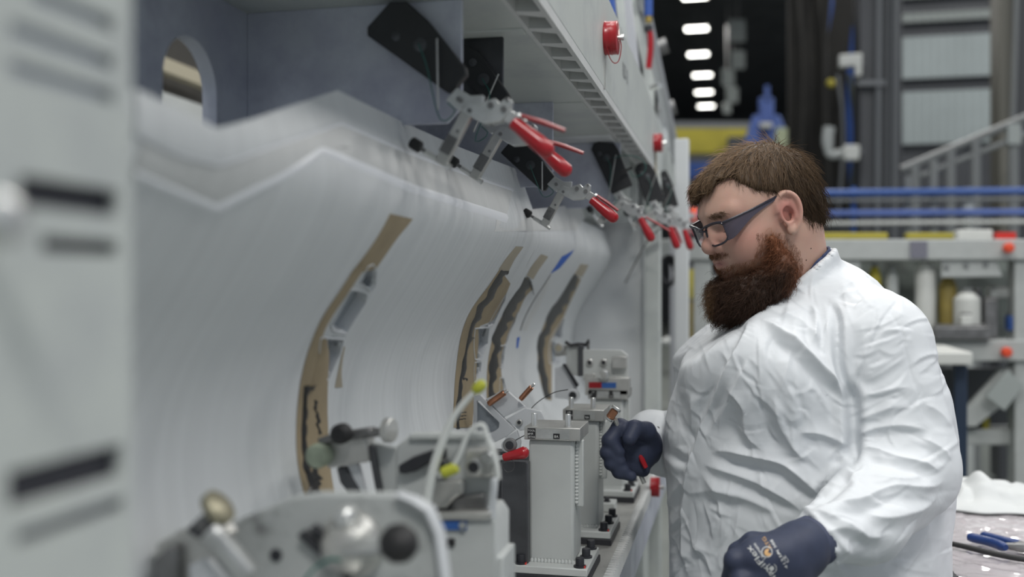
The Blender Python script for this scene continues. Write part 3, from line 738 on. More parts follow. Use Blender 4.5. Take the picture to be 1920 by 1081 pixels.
tint_mat('skin', 0.48, 0.05, 500, sss=0.25); tint_mat('hair', 0.5, spec=0.2); tint_mat('beard_hair', 0.55, spec=0.25)
person = mesh_obj('person', me, 'skin', None, sharp=None)
tag(person, 'bearded worker in a white coverall and dark gloves looking down beside the jig', 'person')
# moles on the neck
for u, v in ((1520, 466), (1511, 487), (1493, 503)):
    k = np.argmin(np.hypot(*(np.array(proj(VM)) - np.array([[u], [v]]))) + VM[:, 1] * 40); p = VM[k] + (N[k] @ HR) * 0.0002
    MB().lathe(m2w([p])[0], m2w([p + (N[k] @ HR) * 0.01])[0], [(0, 0.0012), (0.0007, 0.0008)], 8).build('mole', mat('mole', (0.06, 0.03, 0.02), 0.5), person)

# ---- hair: a close cap plus strands combed from the crown
def near_local(u, v):
    pu, pv = proj(VM); facing = (NHEAD @ HR)[:, 1] < 0.1
    k = np.argmin(np.hypot(pu - u, pv - v) + np.where(facing, 0, 1e3)); return VH[k]
HLINE = sorted([(near_local(u, v)[0], near_local(u, v)[2]) for u, v in ((1372, 334), (1392, 345), (1412, 353), (1435, 358), (1455, 362))])
HX = [-0.16, -0.065, -0.040, -0.028] + [p[0] for p in HLINE] + [0.068, 0.085, 0.20]; HZ = [-0.070, -0.074, -0.052, 0.010] + [p[1] for p in HLINE] + [HLINE[-1][1] + 0.006, 0.060, 0.058]
def hair_field(G):
    d = sd_ell(G, (-0.009, 0, 0.021), (0.109, 0.087, 0.088))
    X, Y, Z = G; AY = np.abs(Y)
    d = smin(d, sd_ell(G, (-0.060, 0, -0.030), (0.050, 0.070, 0.060)), 0.03)
    d = smin(d, sd_ell(G, (0.066, -0.012, 0.056), (0.026, 0.050, 0.026)), 0.03)    # fringe
    line = np.interp(X.ravel(), HX, HZ).reshape(X.shape).astype(np.float32) + 0.10 * np.clip(AY - 0.045, 0, 1) * (X > 0.03) - 0.45 * np.clip(0.005 - Y, 0, 0.03) * np.clip((X - 0.06) / 0.02, 0, 1)
    return smax(d, line - Z, 0.008)
h = 0.0025; lo, hi = (-0.14, -0.105, -0.115), (0.125, 0.105, 0.14)
G = grid(lo, hi, h); V, Q = nets(hair_field(G), lo, h); V = relax(V, Q, 3, 0.5); N = v_normals(V, Q)
# clumps: ripple along the combing direction
CR = np.array([-0.055, 0.0, 0.100])
def comb_dir(P, Nn):
    r = P - CR; g = r + np.array([0.05, 0, 0]) * np.clip((P[:, 2:3] - 0.03) / 0.06, 0, 1) + np.array([-0.012, 0, -0.09]) * np.clip((0.085 - P[:, 2:3]) / 0.06, 0, 1)
    g = g - Nn * (g * Nn).sum(1, keepdims=True); return g / np.maximum(np.linalg.norm(g, axis=1, keepdims=True), 1e-6)
D = comb_dir(V, N); S = np.cross(N, D); ang = np.arctan2(V[:, 1], V[:, 0] - CR[0])
V = V + N * (0.0028 * vnoise(np.stack([ang * 16, V[:, 2] * 16, V[:, 0] * 16], 1), 5) + 0.0018 * vnoise(np.stack([ang * 34, V[:, 2] * 30, V[:, 0] * 30], 1), 6))[:, None]
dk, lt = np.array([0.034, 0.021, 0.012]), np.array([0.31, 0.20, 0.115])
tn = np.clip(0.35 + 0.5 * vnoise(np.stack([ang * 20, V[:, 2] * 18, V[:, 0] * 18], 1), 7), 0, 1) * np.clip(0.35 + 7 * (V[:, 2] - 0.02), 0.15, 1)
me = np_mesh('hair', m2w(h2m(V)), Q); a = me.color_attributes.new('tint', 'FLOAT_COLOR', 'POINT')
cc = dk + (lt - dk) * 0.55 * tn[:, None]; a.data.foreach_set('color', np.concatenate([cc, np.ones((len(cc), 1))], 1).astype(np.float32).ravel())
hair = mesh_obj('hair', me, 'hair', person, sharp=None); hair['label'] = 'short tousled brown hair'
def grow(V, N, Dfun, n, length, seg, lift, jit, lo_hang=0.0, curl=0.0, seed=1, pick=None, clump=0.0, lenf=None):
    rg = np.random.default_rng(seed); idx = np.arange(len(V)) if pick is None else np.where(pick)[0]
    k = rg.choice(idx, n); P = V[k] + rg.normal(0, 0.0008, (n, 3)); Nn = N[k]; out = [P]; L = length * rg.uniform(0.55, 1.25, n) / seg * (1.0 if lenf is None else lenf(P))
    D = Dfun(P, Nn) + rg.normal(0, jit, (n, 3)) + 0.6 * clump * np.stack([vnoise(P * 90, s) for s in (11, 12, 13)], 1); D /= np.linalg.norm(D, axis=1, keepdims=True)
    C = rg.normal(0, 1, (n, 3)); ph = rg.uniform(0, 6.28, n)
    for i in range(1, seg + 1):
        t = i / seg; D2 = D + Nn * (lift * (1 - 1.4 * t)) + np.array([0, 0, -lo_hang]) * t + curl * C * np.sin(ph + 5 * t)[:, None]
        D2 /= np.linalg.norm(D2, axis=1, keepdims=True); P = P + D2 * L[:, None]; out.append(P)
    return np.stack(out, 1), k
Nh = v_normals(V, Q)
P, k = grow(V, Nh, comb_dir, 7500, 0.038, 6, 0.22, 0.16, 0.12, 0.22, 3, None, 0.9, lambda P: np.clip((P[:, 2] - np.interp(P[:, 0], HX, HZ)) / 0.036, 0.42, 1.0))
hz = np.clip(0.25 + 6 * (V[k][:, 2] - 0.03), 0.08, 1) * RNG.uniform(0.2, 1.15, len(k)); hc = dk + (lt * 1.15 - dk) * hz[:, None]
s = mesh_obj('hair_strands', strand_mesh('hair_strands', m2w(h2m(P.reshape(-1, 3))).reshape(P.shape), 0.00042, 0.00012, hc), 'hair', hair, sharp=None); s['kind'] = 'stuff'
# ---- beard: a dense core and a mass of curly strands
h = 0.003; c0 = M(1400, 540, 1.76); lo, hi = c0 - np.array([0.13, 0.14, 0.11]), c0 + np.array([0.12, 0.16, 0.12])
G = grid(lo, hi, h); fb = beard_field(G) + 0.004
V, Q = nets(fb, lo, h); V = relax(V, Q, 2, 0.5); N = v_normals(V, Q)
V = V + N * (0.0035 * vnoise(V * 110, 21) + 0.003 * vnoise(V * 220, 22))[:, None]
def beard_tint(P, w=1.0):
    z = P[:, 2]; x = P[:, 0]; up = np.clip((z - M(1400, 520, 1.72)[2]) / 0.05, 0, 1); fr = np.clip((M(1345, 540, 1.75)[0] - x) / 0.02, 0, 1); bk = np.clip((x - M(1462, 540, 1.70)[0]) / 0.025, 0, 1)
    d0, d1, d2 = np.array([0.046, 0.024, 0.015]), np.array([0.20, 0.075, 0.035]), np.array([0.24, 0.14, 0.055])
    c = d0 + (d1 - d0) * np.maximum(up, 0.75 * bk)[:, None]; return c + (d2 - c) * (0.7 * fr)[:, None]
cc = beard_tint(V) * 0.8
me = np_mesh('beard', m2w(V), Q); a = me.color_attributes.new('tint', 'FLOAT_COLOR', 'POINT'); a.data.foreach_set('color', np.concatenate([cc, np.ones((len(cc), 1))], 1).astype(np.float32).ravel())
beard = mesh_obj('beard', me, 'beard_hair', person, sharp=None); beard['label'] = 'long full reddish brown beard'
down = np.array([-0.25, -0.05, -1.0]); down /= np.linalg.norm(down)
def beard_dir(P, Nn):
    tip = M(1352, 590, 1.765); g = 0.55 * (tip - P) / np.maximum(np.linalg.norm(tip - P, axis=1, keepdims=True), 1e-6) + 0.6 * down + 0.35 * Nn
    return g / np.linalg.norm(g, axis=1, keepdims=True)
P, k = grow(V, N, beard_dir, 14000, 0.026, 7, 0.25, 0.28, 0.1, 0.75, 5, None, 0.8)
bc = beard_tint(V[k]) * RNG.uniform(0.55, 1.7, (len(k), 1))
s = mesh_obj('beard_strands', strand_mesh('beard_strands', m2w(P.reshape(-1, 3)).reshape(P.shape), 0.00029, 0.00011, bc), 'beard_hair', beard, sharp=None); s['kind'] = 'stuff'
# sparse hairs where the beard thins out on the cheek, and the moustache
Vf, Qf = VH, None
HNm = NHEAD @ HR
fringe = (bd > -0.002) & (bd < 0.019) & (VM[:, 2] < M(1400, 436, 1.7)[2]) & (VH[:, 2] < 0.0) & ~((VA[:, 0] > 0.085) & (VA[:, 1] < 0.024) & (np.abs(VH[:, 2] + 0.0635) < 0.006))
P, k = grow(VM, HNm, beard_dir, 5200, 0.008, 4, 0.15, 0.30, 0.1, 0.4, 6, fringe)
bc = np.array([0.21, 0.09, 0.045]) * RNG.uniform(0.5, 1.5, (len(k), 1))
s = mesh_obj('beard_strands', strand_mesh('beard_strands', m2w(P.reshape(-1, 3)).reshape(P.shape), 0.00018, 0.00008, bc), 'beard_hair', beard, sharp=None); s['kind'] = 'stuff'
must = (np.exp(-(((VA - np.array((0.100, 0.012, -0.0475))) / np.array((0.02, 0.022, 0.0048))) ** 2).sum(1)) > 0.35)
mdir = lambda P, Nn: (lambda g: g / np.linalg.norm(g, axis=1, keepdims=True))(0.4 * Nn + np.array([0.35, -0.25, -0.8]))
P, k = grow(VM, HNm, mdir, 420, 0.008, 5, 0.2, 0.25, 0.1, 0.3, 7, must)
bc = np.array([0.20, 0.10, 0.05]) * RNG.uniform(0.5, 1.4, (len(k), 1))
s = mesh_obj('moustache', strand_mesh('moustache', m2w(P.reshape(-1, 3)).reshape(P.shape), 0.00016, 0.00008, bc), 'beard_hair', person, sharp=None); s['kind'] = 'stuff'
brow = (np.exp(-(((VA - np.array((0.082, 0.032, 0.021))) / np.array((0.03, 0.020, 0.0045))) ** 2).sum(1)) > 0.4)
edir = lambda P, Nn: (lambda g: g / np.linalg.norm(g, axis=1, keepdims=True))(0.3 * Nn + np.array([0.8, -0.1, -0.1]))
P, k = grow(VM, HNm, edir, 420, 0.010, 4, 0.1, 0.15, 0.1, 0.1, 8, brow)
s = mesh_obj('eyebrow', strand_mesh('eyebrow', m2w(P.reshape(-1, 3)).reshape(P.shape), 0.00026, 0.00010, np.array([0.15, 0.09, 0.05]) * RNG.uniform(0.6, 1.3, (len(k), 1))), 'hair', person, sharp=None); s['kind'] = 'stuff'

# ---- safety glasses (local head coordinates)
def hw(p): return Vector(m2w(h2m([p]))[0])
mat('glass_frame', (0.030, 0.028, 0.042), 0.25, spec=0.6); mat('lens', (0.80, 0.80, 0.88), 0.05, trans=1.0, alpha=0.35); MATS['lens'].node_tree.nodes['Principled BSDF'].inputs['IOR'].default_value = 1.08
mat('shield', (0.085, 0.075, 0.105), 0.25, alpha=0.80)
gl = bpy.data.objects.new('safety_glasses', None); SC.collection.objects.link(gl); gl.parent = person; gl['label'] = 'grey framed safety glasses with side shields'
for sgn in (1, -1):
    def lp(a, sc=1.0):
        x, z = math.cos(a), math.sin(a); x = math.copysign(abs(x) ** 0.62, x) * 0.0265 * sc; z = math.copysign(abs(z) ** 0.62, z) * 0.0185 * sc
        l = sgn * (0.0335 + x); return (0.1085 - 7.0 * max(0, abs(l) - 0.02) ** 2 * 1.0, l, -0.010 + z + 0.10 * x)
    ring = [hw(lp(2 * math.pi * i / 36)) for i in range(36)]
    MB().tube(ring + ring[:1], 0.0019, 8).build('rim', 'glass_frame', gl)
    fan = MB().add([hw((0.1085, sgn * 0.0335, -0.010))] + ring, [(0, 1 + i, 1 + (i + 1) % 36) for i in range(36)]); fan.build('lens', 'lens', gl, sharp=None)
    # brow bar and wide side shield running into the temple
    ins = [(0.1000, 0.0590, 0.009), (0.090, 0.0675, 0.010), (0.055, 0.0775, 0.012), (0.020, 0.0820, 0.0150), (-0.002, 0.0830, 0.016), (-0.030, 0.0820, 0.010)]
    dn = [(0.1000, 0.0585, -0.024), (0.090, 0.0675, -0.021), (0.055, 0.0775, -0.001), (0.020, 0.0822, 0.0085), (-0.002, 0.0832, 0.0105), (-0.030, 0.0820, 0.004)]
    vs = []
    for t_, b_ in zip(crom(ins, 16), crom(dn, 16)):
        for q in (t_, b_):
            vs += [hw((q[0], sgn * q[1], q[2])), hw((q[0], sgn * (q[1] + 0.0028), q[2]))]
    fs = []
    for i in range(15):
        a = 4 * i; b = 4 * (i + 1); fs += [(a, b, b+1, a+1), (a+1, b+1, b+3, a+3), (a+3, b+3, b+2, a+2), (a+2, b+2, b, a)]
    fs += [(0, 1, 3, 2), (60, 62, 63, 61)]
    MB().add(vs, fs).build('temple', 'shield', gl, 0)
    MB().tube([hw((q[0], sgn * (q[1] + 0.0024), q[2] - 0.001)) for q in crom(ins, 20)], 0.0021, 6).build('temple_spine', 'glass_frame', gl)
MB().tube([hw(q) for q in crom([(0.108, 0.012, -0.002), (0.114, 0.006, 0.000), (0.115, 0, 0.0005), (0.114, -0.006, 0.000), (0.108, -0.012, -0.002)], 12)], 0.0019, 6).build('bridge', 'glass_frame', gl)
MB().tube([hw(q) for q in crom([(0.1020, 0.060, 0.0100), (0.1070, 0.045, 0.0110), (0.111, 0.02, 0.0080), (0.113, 0, 0.0035), (0.111, -0.02, 0.0080), (0.1070, -0.045, 0.0110), (0.1020, -0.060, 0.0100)], 24)], 0.0018, 6).build('brow_bar', 'glass_frame', gl)

# closed lash line of the lowered eyes, seen through the lenses
for sgn in (1, -1):
    q = [(0.0800, sgn * 0.0190, -0.0085), (0.0868, sgn * 0.0260, -0.0115), (0.0890, sgn * 0.0330, -0.0120), (0.0862, sgn * 0.0400, -0.0105), (0.0790, sgn * 0.0470, -0.0070)]
    MB().tube([hw(p) for p in crom(q, 14)], [0.0004] + [0.0010] * 12 + [0.0004], 6).build('lash_line', mat('lash', (0.05, 0.025, 0.02), 0.6), person)
def biggest(V, Q):
    lab = np.arange(len(V))
    for _ in range(400):
        m = lab[Q].min(1); new = lab.copy()
        for k in range(4): np.minimum.at(new, Q[:, k], m)
        new = new[new]
        if (new == lab).all(): break
        lab = new
    u, c = np.unique(lab, return_counts=True); keep = lab == u[c.argmax()]; idx = np.cumsum(keep) - 1
    return V[keep], idx[Q[keep[Q[:, 0]]]]
# ---- white coverall
def coat_field(G):
    c = M
    d = sd_ell(G, c(1512, 800, 1.86), (0.247, 0.235, 0.30))
    d = smin(d, sd_cone(G, c(1512, 900, 1.86), c(1512, 1500, 1.88), 0.250, 0.262, (1, 0.93, 1)), 0.06)
    d = smin(d, sd_cone(G, c(1490, 640, 1.86), c(1512, 760, 1.86), 0.155, 0.22), 0.06)
    d = smin(d, sd_cone(G, c(1482, 585, 1.85), c(1630, 648, 1.70), 0.088, 0.090), 0.05)       # near shoulder slope
    d = smin(d, sd_cone(G, c(1455, 600, 1.88), c(1362, 668, 2.02), 0.085, 0.100), 0.05)       # far shoulder
    d = smin(d, sd_cone(G, c(1395, 690, 1.76), c(1450, 700, 1.70), 0.100, 0.105), 0.06)       # chest
    d = smin(d, sd_cone(G, c(1634, 658, 1.69), c(1696, 860, 1.645), 0.094, 0.082), 0.035)     # near upper arm
    f = sd_cone(G, c(1694, 885, 1.64), c(1612, 972, 1.545), 0.081, 0.066)
    f = smin(f, sd_cone(G, c(1612, 972, 1.545), c(1548, 1000, 1.485), 0.064, 0.047), 0.02)
    d = smin(d, f, 0.022)
    g = sd_cone(G, c(1350, 690, 2.04), c(1320, 860, 2.08), 0.095, 0.075)                      # far arm
    g = smin(g, sd_cone(G, c(1320, 850, 2.08), c(1228, 826, 1.965), 0.068, 0.060), 0.02)
    d = smin(d, g, 0.02)
    # stand-up collar, then the neck opening
    hX = G[0]-HO[0], G[1]-HO[1], G[2]-HO[2]
    nb, nt = M(1480, 575, 1.835), h2m((-0.035, 0, -0.055))
    neck = np.minimum(sd_cone(G, nt, nb, 0.070, 0.079), sd_cone(G, h2m((0.02, 0, -0.085)), M(1420, 580, 1.80), 0.055, 0.060))
    p0 = M(1549, 470, 1.80); p1 = M(1470, 542, 1.745); p2 = M(1400, 590, 1.80)
    n = np.cross(p1 - p0, p2 - p0); n = n / np.linalg.norm(n); n = n if n[2] > 0 else -n
    pl = (G[0]-p0[0])*n[0] + (G[1]-p0[1])*n[1] + (G[2]-p0[2])*n[2]
    d = smin(d, np.maximum(neck - 0.017, -sd_ell(G, p1, (9, 9, 9))*0 + pl), 0.02)
    d = smax(d, pl, 0.004)
    d = smax(d, -smax(neck - 0.004, -pl - 0.035, 0.006), 0.005)
    # open cuffs
    w0, w1 = c(1556, 1000, 1.492), c(1535, 1008, 1.475); ax = (w1-w0)/np.linalg.norm(w1-w0)
    t = (G[0]-w0[0])*ax[0] + (G[1]-w0[1])*ax[1] + (G[2]-w0[2])*ax[2]
    near = sd_cone(G, c(1556, 1000, 1.492), c(1500, 1024, 1.45), 0.09, 0.09)
    return d
h = 0.005; lo, hi = np.array([0.20, 1.36, -1.02]), np.array([0.80, 2.24, 0.09])
G = grid(lo, hi, h); fld = coat_field(G); V, Q = nets(fld, lo, h); V, Q = biggest(V, Q)
V = relax(V, Q, 3, 0.5); V, Q = subdiv_quads(V, Q); V = relax(V, Q, 2, 0.5)
p0 = M(1549, 470, 1.80); p1 = M(1470, 542, 1.745); p2 = M(1400, 590, 1.80); n_ = np.cross(p1 - p0, p2 - p0); n_ /= np.linalg.norm(n_)
rim = (np.abs((V - p0) @ n_) < 0.022) & (np.linalg.norm(V - M(1478, 540, 1.82), axis=1) < 0.16) | (np.linalg.norm(V - M(1540, 1005, 1.48), axis=1) < 0.075)
for _ in range(10): V = np.where(rim[:, None], relax(V, Q, 1, 0.5), V)
N = v_normals(V, Q)
pu, pv = proj(V); vis = np.clip((-(N * (V / np.linalg.norm(V, axis=1, keepdims=True))).sum(1) + 0.1) / 0.3, 0, 1)
DISP = np.zeros(len(V))
def fold(pts, w, amp, kind='ridge', taper=0.25):
    """a crease of the cloth along a traced line; w in pixels, amp in metres"""
    global DISP
    P = crom(pts, 60); T = np.gradient(P, axis=0); T /= np.linalg.norm(T, axis=1, keepdims=True)
    lo_, hi_ = P.min(0) - 5*w, P.max(0) + 5*w; sel = np.where((pu > lo_[0]) & (pu < hi_[0]) & (pv > lo_[1]) & (pv < hi_[1]) & (vis > 0))[0]
    if len(sel) == 0: return
    X = np.stack([pu[sel], pv[sel]], 1); D2 = ((X[:, None, :] - P[None]) ** 2).sum(2); j = D2.argmin(1)
    r = X - P[j]; s = r[:, 0] * -T[j, 1] + r[:, 1] * T[j, 0]; along = r[:, 0] * T[j, 0] + r[:, 1] * T[j, 1]; dd = np.where((j > 0) & (j < 59), s, np.sqrt(s*s + along**2) * np.sign(s + 1e-9))
    t = j / 59.0; e = np.clip(np.minimum(t, 1 - t) / taper, 0, 1); e = e * e * (3 - 2 * e)
    ws = w * (0.6 + 0.4 * e); q = dd / ws
    if kind == 'ridge': p = np.exp(-q*q)
    elif kind == 'valley': p = -np.exp(-q*q) + 0.45 * np.exp(-(q-1.9)**2) + 0.45 * np.exp(-(q+1.9)**2)
    elif kind == 'drape': p = np.where(q < 0, np.exp(-np.abs(q)/1.1), np.exp(-np.abs(q)/0.55)) - 0.55 * np.exp(-((q-1.5)/1.1)**2)            # ridge with a gully on the right-hand side
    elif kind == 'seam': p = -np.exp(-q*q)
    np.add.at(DISP, sel, amp * p * e * vis[sel])
z7 = lambda *P: [(1200 + x / 2.0, 540 + y / 2.0) for x, y in P]
fold(z7((440, 110), (560, 190), (640, 262), (720, 345), (775, 430)), 13, 0.014, 'drape')
fold(z7((500, 90), (620, 150), (690, 250)), 12, 0.006, 'drape')
fold(z7((640, 60), (655, 120), (640, 215)), 8, 0.006, 'drape')
fold(z7((700, 40), (735, 110), (740, 200), (745, 300), (780, 420)), 9, 0.009, 'valley')
fold(z7((780, 330), (800, 470), (800, 610), (790, 680)), 13, 0.014, 'valley')
fold(z7((965, 50), (900, 140), (845, 270), (795, 410)), 3.5, 0.0025, 'seam', 0.1)
fold(z7((980, 160), (1000, 260), (1030, 380)), 3, 0.0015, 'seam', 0.1)
fold(z7((420, 110), (385, 200), (310, 340), (245, 500), (195, 650), (168, 780), (165, 950), (185, 1090)), 9, 0.007, 'drape', 0.1)
fold(z7((400, 110), (350, 230), (280, 360), (215, 520), (170, 650)), 10, -0.004, 'ridge', 0.1)
fold(z7((255, 620), (330, 608), (420, 625), (530, 655), (620, 725), (700, 800)), 14, 0.012, 'drape')
fold(z7((230, 655), (340, 690), (450, 735), (560, 800), (620, 850)), 12, 0.008, 'drape')
fold(z7((230, 690), (300, 760), (420, 800), (520, 850)), 13, 0.005, 'drape')
fold(z7((330, 370), (385, 440), (405, 540), (470, 610)), 11, 0.007, 'drape')
fold(z7((500, 390), (520, 500), (580, 600), (640, 660)), 15, 0.009, 'drape')
fold(z7((590, 535), (680, 545), (800, 600)), 10, 0.007, 'drape')
fold(z7((560, 360), (570, 440), (590, 520)), 12, 0.005, 'ridge')
fold(z7((200, 380), (205, 470), (190, 560)), 10, 0.005, 'drape')
fold(z7((130, 380), (120, 500), (130, 620)), 12, 0.005, 'ridge')
fold(z7((120, 600), (150, 640), (200, 655)), 8, 0.006, 'valley')
fold(z7((100, 830), (130, 760), (170, 720)), 10, 0.005, 'drape')
fold(z7((90, 980), (120, 900), (160, 850)), 10, 0.005, 'drape')
fold(z7((190, 960), (250, 1000), (280, 1090)), 12, 0.006, 'drape')
fold(z7((170, 770), (300, 760), (420, 790)), 12, 0.004, 'drape')
fold(z7((800, 690), (720, 760), (650, 810)), 14, 0.010, 'valley')
fold(z7((600, 820), (700, 850), (800, 900), (870, 960)), 12, 0.006, 'drape')
fold(z7((810, 640), (870, 615), (960, 640), (1060, 660), (1130, 690)), 12, 0.010, 'drape')
fold(z7((800, 560), (880, 525), (980, 515), (1080, 535)), 10, 0.006, 'drape')
fold(z7((800, 500), (880, 470), (1000, 430)), 10, 0.005, 'drape')
fold(z7((820, 410), (930, 380), (1010, 370)), 10, 0.004, 'drape')
fold(z7((830, 350), (900, 320), (1000, 250)), 8, 0.003, 'drape')
fold(z7((690, 820), (820, 800), (930, 750), (1080, 745), (1150, 710)), 15, 0.010, 'drape')
fold(z7((840, 840), (930, 860), (1040, 830), (1120, 780)), 15, 0.007, 'drape')
fold(z7((660, 930), (760, 900), (860, 930), (960, 920)), 14, 0.006, 'drape')
fold(z7((850, 700), (960, 720), (1080, 700)), 10, 0.004, 'drape')
fold(z7((1060, 430), (1120, 470), (1160, 530)), 10, 0.004, 'drape')
fold(z7((1050, 560), (1120, 600), (1165, 650)), 10, 0.005, 'drape')
fold(z7((620, 850), (640, 900), (690, 980), (740, 1030)), 8, 0.006, 'valley', 0.1)
fold(z7((610, 815), (680, 880), (760, 960), (800, 1010)), 7, 0.004, 'ridge', 0.1)
fold(z7((880, 150), (860, 230), (800, 330)), 10, 0.003, 'drape')
fold(z7((580, 100), (560, 250), (530, 370), (520, 430)), 12, 0.004, 'drape')
fold(z7((420, 250), (330, 420), (260, 560)), 8, 0.004, 'drape')
rg = np.random.default_rng(77)
for i in range(260):
    u0, v0 = rg.uniform(1250, 1790), rg.uniform(500, 1080); slv = u0 > 1600 or (v0 > 900 and u0 > 1500)
    a0 = rg.normal(-0.25 if slv else 1.15, 0.55); L = rg.uniform(18, 60); bend = rg.normal(0, 8)
    dx, dy = math.cos(a0) * L, math.sin(a0) * L
    fold([(u0 - dx, v0 - dy), (u0 - dy / L * bend, v0 + dx / L * bend), (u0 + dx, v0 + dy)], rg.uniform(3.0, 6.5), rg.uniform(0.0006, 0.0022) * (1 if rg.random() < 0.7 else -1), 'drape', 0.4)
# crumple all over: ridged noise, stretched
for fr, am, sd in ((9, 0.0050, 31), (18, 0.0032, 32), (38, 0.0016, 33)):
    n_ = vnoise(V * np.array([fr, fr, fr * 0.6]), sd); DISP += am * (0.5 - np.abs(n_)) * 1.2
DISP = smooth_field(V, Q, DISP, 1)
V = V + N * DISP[:, None]
mat('coverall', (0.66, 0.685, 0.71), 0.55, bump=0.16, bscale=16, var=0.02, vscale=6, aniso=(1, 1, 2.2), spec=0.35)
for n_ in MATS['coverall'].node_tree.nodes:
    if n_.type == 'TEX_NOISE' and abs(n_.inputs['Scale'].default_value - 16) < 0.1: n_.noise_type = 'RIDGED_MULTIFRACTAL'; n_.inputs['Distortion'].default_value = 0.6
    if n_.type == 'BUMP': n_.inputs['Distance'].default_value = 0.006
me = np_mesh('coverall', m2w(V), Q)
coat = mesh_obj('coverall', me, 'coverall', person, sharp=None); coat['label'] = 'crumpled white coverall'
coat.modifiers.new('sub', 'SUBSURF').levels = 0; coat.modifiers['sub'].render_levels = 1
# dark blue shirt collar showing at the nape
h = 0.003; lo, hi = M(1478, 540, 1.83) - np.array([0.12, 0.12, 0.06]), M(1478, 540, 1.83) + np.array([0.11, 0.10, 0.085])
G = grid(lo, hi, h); nb, nt = M(1480, 575, 1.835), h2m((-0.035, 0, -0.055)); nk = sd_cone(G, nt, nb, 0.070, 0.079)
p0 = M(1549, 470, 1.80); p1 = M(1470, 542, 1.745); p2 = M(1400, 590, 1.80); n_ = np.cross(p1 - p0, p2 - p0); n_ /= np.linalg.norm(n_); n_ = n_ if n_[2] > 0 else -n_
off = M(1544, 478, 1.80); q1 = M(1512, 497, 1.755); q2 = M(1480, 560, 1.75)
m_ = np.cross(q1 - off, q2 - off); m_ /= np.linalg.norm(m_); m_ = m_ if m_[2] > 0 else -m_
fld = np.maximum(np.maximum(nk - 0.0065, -(nk - 0.0015)), (G[0]-p0[0])*n_[0] + (G[1]-p0[1])*n_[1] + (G[2]-p0[2])*n_[2] - 0.006 + 0.35 * np.clip(M(1520, 500, 1.76)[0] - G[0], 0, 1))
V, Q = nets(fld, lo, h)
if len(V): mesh_obj('shirt_collar', np_mesh('shirt_collar', m2w(relax(V, Q, 1)), Q), mat('navy_shirt', (0.02, 0.035, 0.10), 0.7), person, sharp=None)
# legs, trousers and shoes below the coverall (out of the picture, on the floor)
for sx in (1425, 1600):
    hp = M(sx, 1250, 1.86); kn = hp * 1.0; kn[2] = -1.05; an = hp * 1.0; an[2] = -CZ + 0.10
    pts = [hp, kn, an]
    MB().tube(m2w(crom(pts, 10)), [0.105, 0.10, 0.095, 0.09, 0.085, 0.08, 0.075, 0.07, 0.066, 0.064], 16).build('trouser_leg', mat('trousers', (0.03, 0.035, 0.05), 0.7, var=0.1), person)
    fd = np.array([-0.75, -0.65, 0]); a = an - np.array([0, 0, 0.10])
    sh = MB(); prof = []
    for t, w, hgt in ((-0.09, 0.030, 0.07), (-0.05, 0.043, 0.10), (0.03, 0.045, 0.095), (0.10, 0.050, 0.065), (0.16, 0.044, 0.045), (0.20, 0.020, 0.030)):
        c_ = a + fd * t; sd = np.array([-fd[1], fd[0], 0]); prof.append([c_ + sd * w * math.cos(x) + np.array([0, 0, max(0.0, hgt * math.sin(x))]) for x in np.linspace(0, math.pi, 9)])
    vs = [p for r in prof for p in r]; fs = [(i*9+j, i*9+j+1, (i+1)*9+j+1, (i+1)*9+j) for i in range(5) for j in range(8)] + [(i*9, (i+1)*9, (i+1)*9+8, i*9+8) for i in range(5)] + [tuple(range(9)), tuple(range(45, 54))]
    sh.add(m2w(vs), fs).build('shoe', 'black_part', person)

# ---- gloves
def glove(fieldf, lo, hi, h, name, label):
    G = grid(lo, hi, h); V, Q = nets(fieldf(G), lo, h); V = relax(V, Q, 2, 0.5)
    mat('glove', (0.034, 0.042, 0.075), 0.55, var=0.12, vscale=40, bump=0.05, bscale=600, spec=0.35)
    o = mesh_obj(name, np_mesh(name, m2w(V), Q), 'glove', person, sharp=None); o['label'] = label
    return o, V, Q
def chain(G, pts, rad, k=0.006):
    d = None
    for a, b, ra, rb in zip(pts[:-1], pts[1:], rad[:-1], rad[1:]):
        s = sd_cone(G, a, b, ra, rb); d = s if d is None else smin(d, s, k)
    return d
def near_glove(G):
    c = M
    d = chain(G, [c(1575, 990, 1.515), c(1535, 1008, 1.475), c(1500, 1024, 1.445)], [0.036, 0.034, 0.033])
    d = smin(d, chain(G, [c(1500, 1024, 1.445), c(1465, 1040, 1.425), c(1420, 1045, 1.41)], [0.033, 0.035, 0.030]), 0.02)
    d = smin(d, chain(G, [c(1505, 1045, 1.45), c(1475, 1075, 1.43), c(1440, 1095, 1.42)], [0.030, 0.034, 0.030]), 0.02)
    d = smin(d, chain(G, [c(1412, 1040, 1.405), c(1378, 1050, 1.405), c(1371, 1085, 1.43), c(1392, 1105, 1.455)], [0.0165, 0.0150, 0.0135, 0.012]), 0.008)
    d = smin(d, chain(G, [c(1422, 1075, 1.40), c(1390, 1088, 1.395), c(1385, 1125, 1.42), c(1408, 1142, 1.45)], [0.0165, 0.0155, 0.014, 0.012]), 0.006)
    d = smin(d, chain(G, [c(1440, 1105, 1.405), c(1412, 1122, 1.40), c(1408, 1155, 1.425), c(1428, 1168, 1.45)], [0.016, 0.015, 0.0135, 0.0115]), 0.006)
    d = smin(d, chain(G, [c(1462, 1125, 1.42), c(1440, 1145, 1.415), c(1437, 1170, 1.435), c(1452, 1180, 1.455)], [0.0145, 0.0135, 0.012, 0.0105]), 0.006)
    th = chain(G, [c(1452, 1022, 1.455), c(1412, 1018, 1.470), c(1384, 1035, 1.475), c(1372, 1062, 1.470)], [0.020, 0.0165, 0.0145, 0.0125])
    return smin(d, th, 0.008)
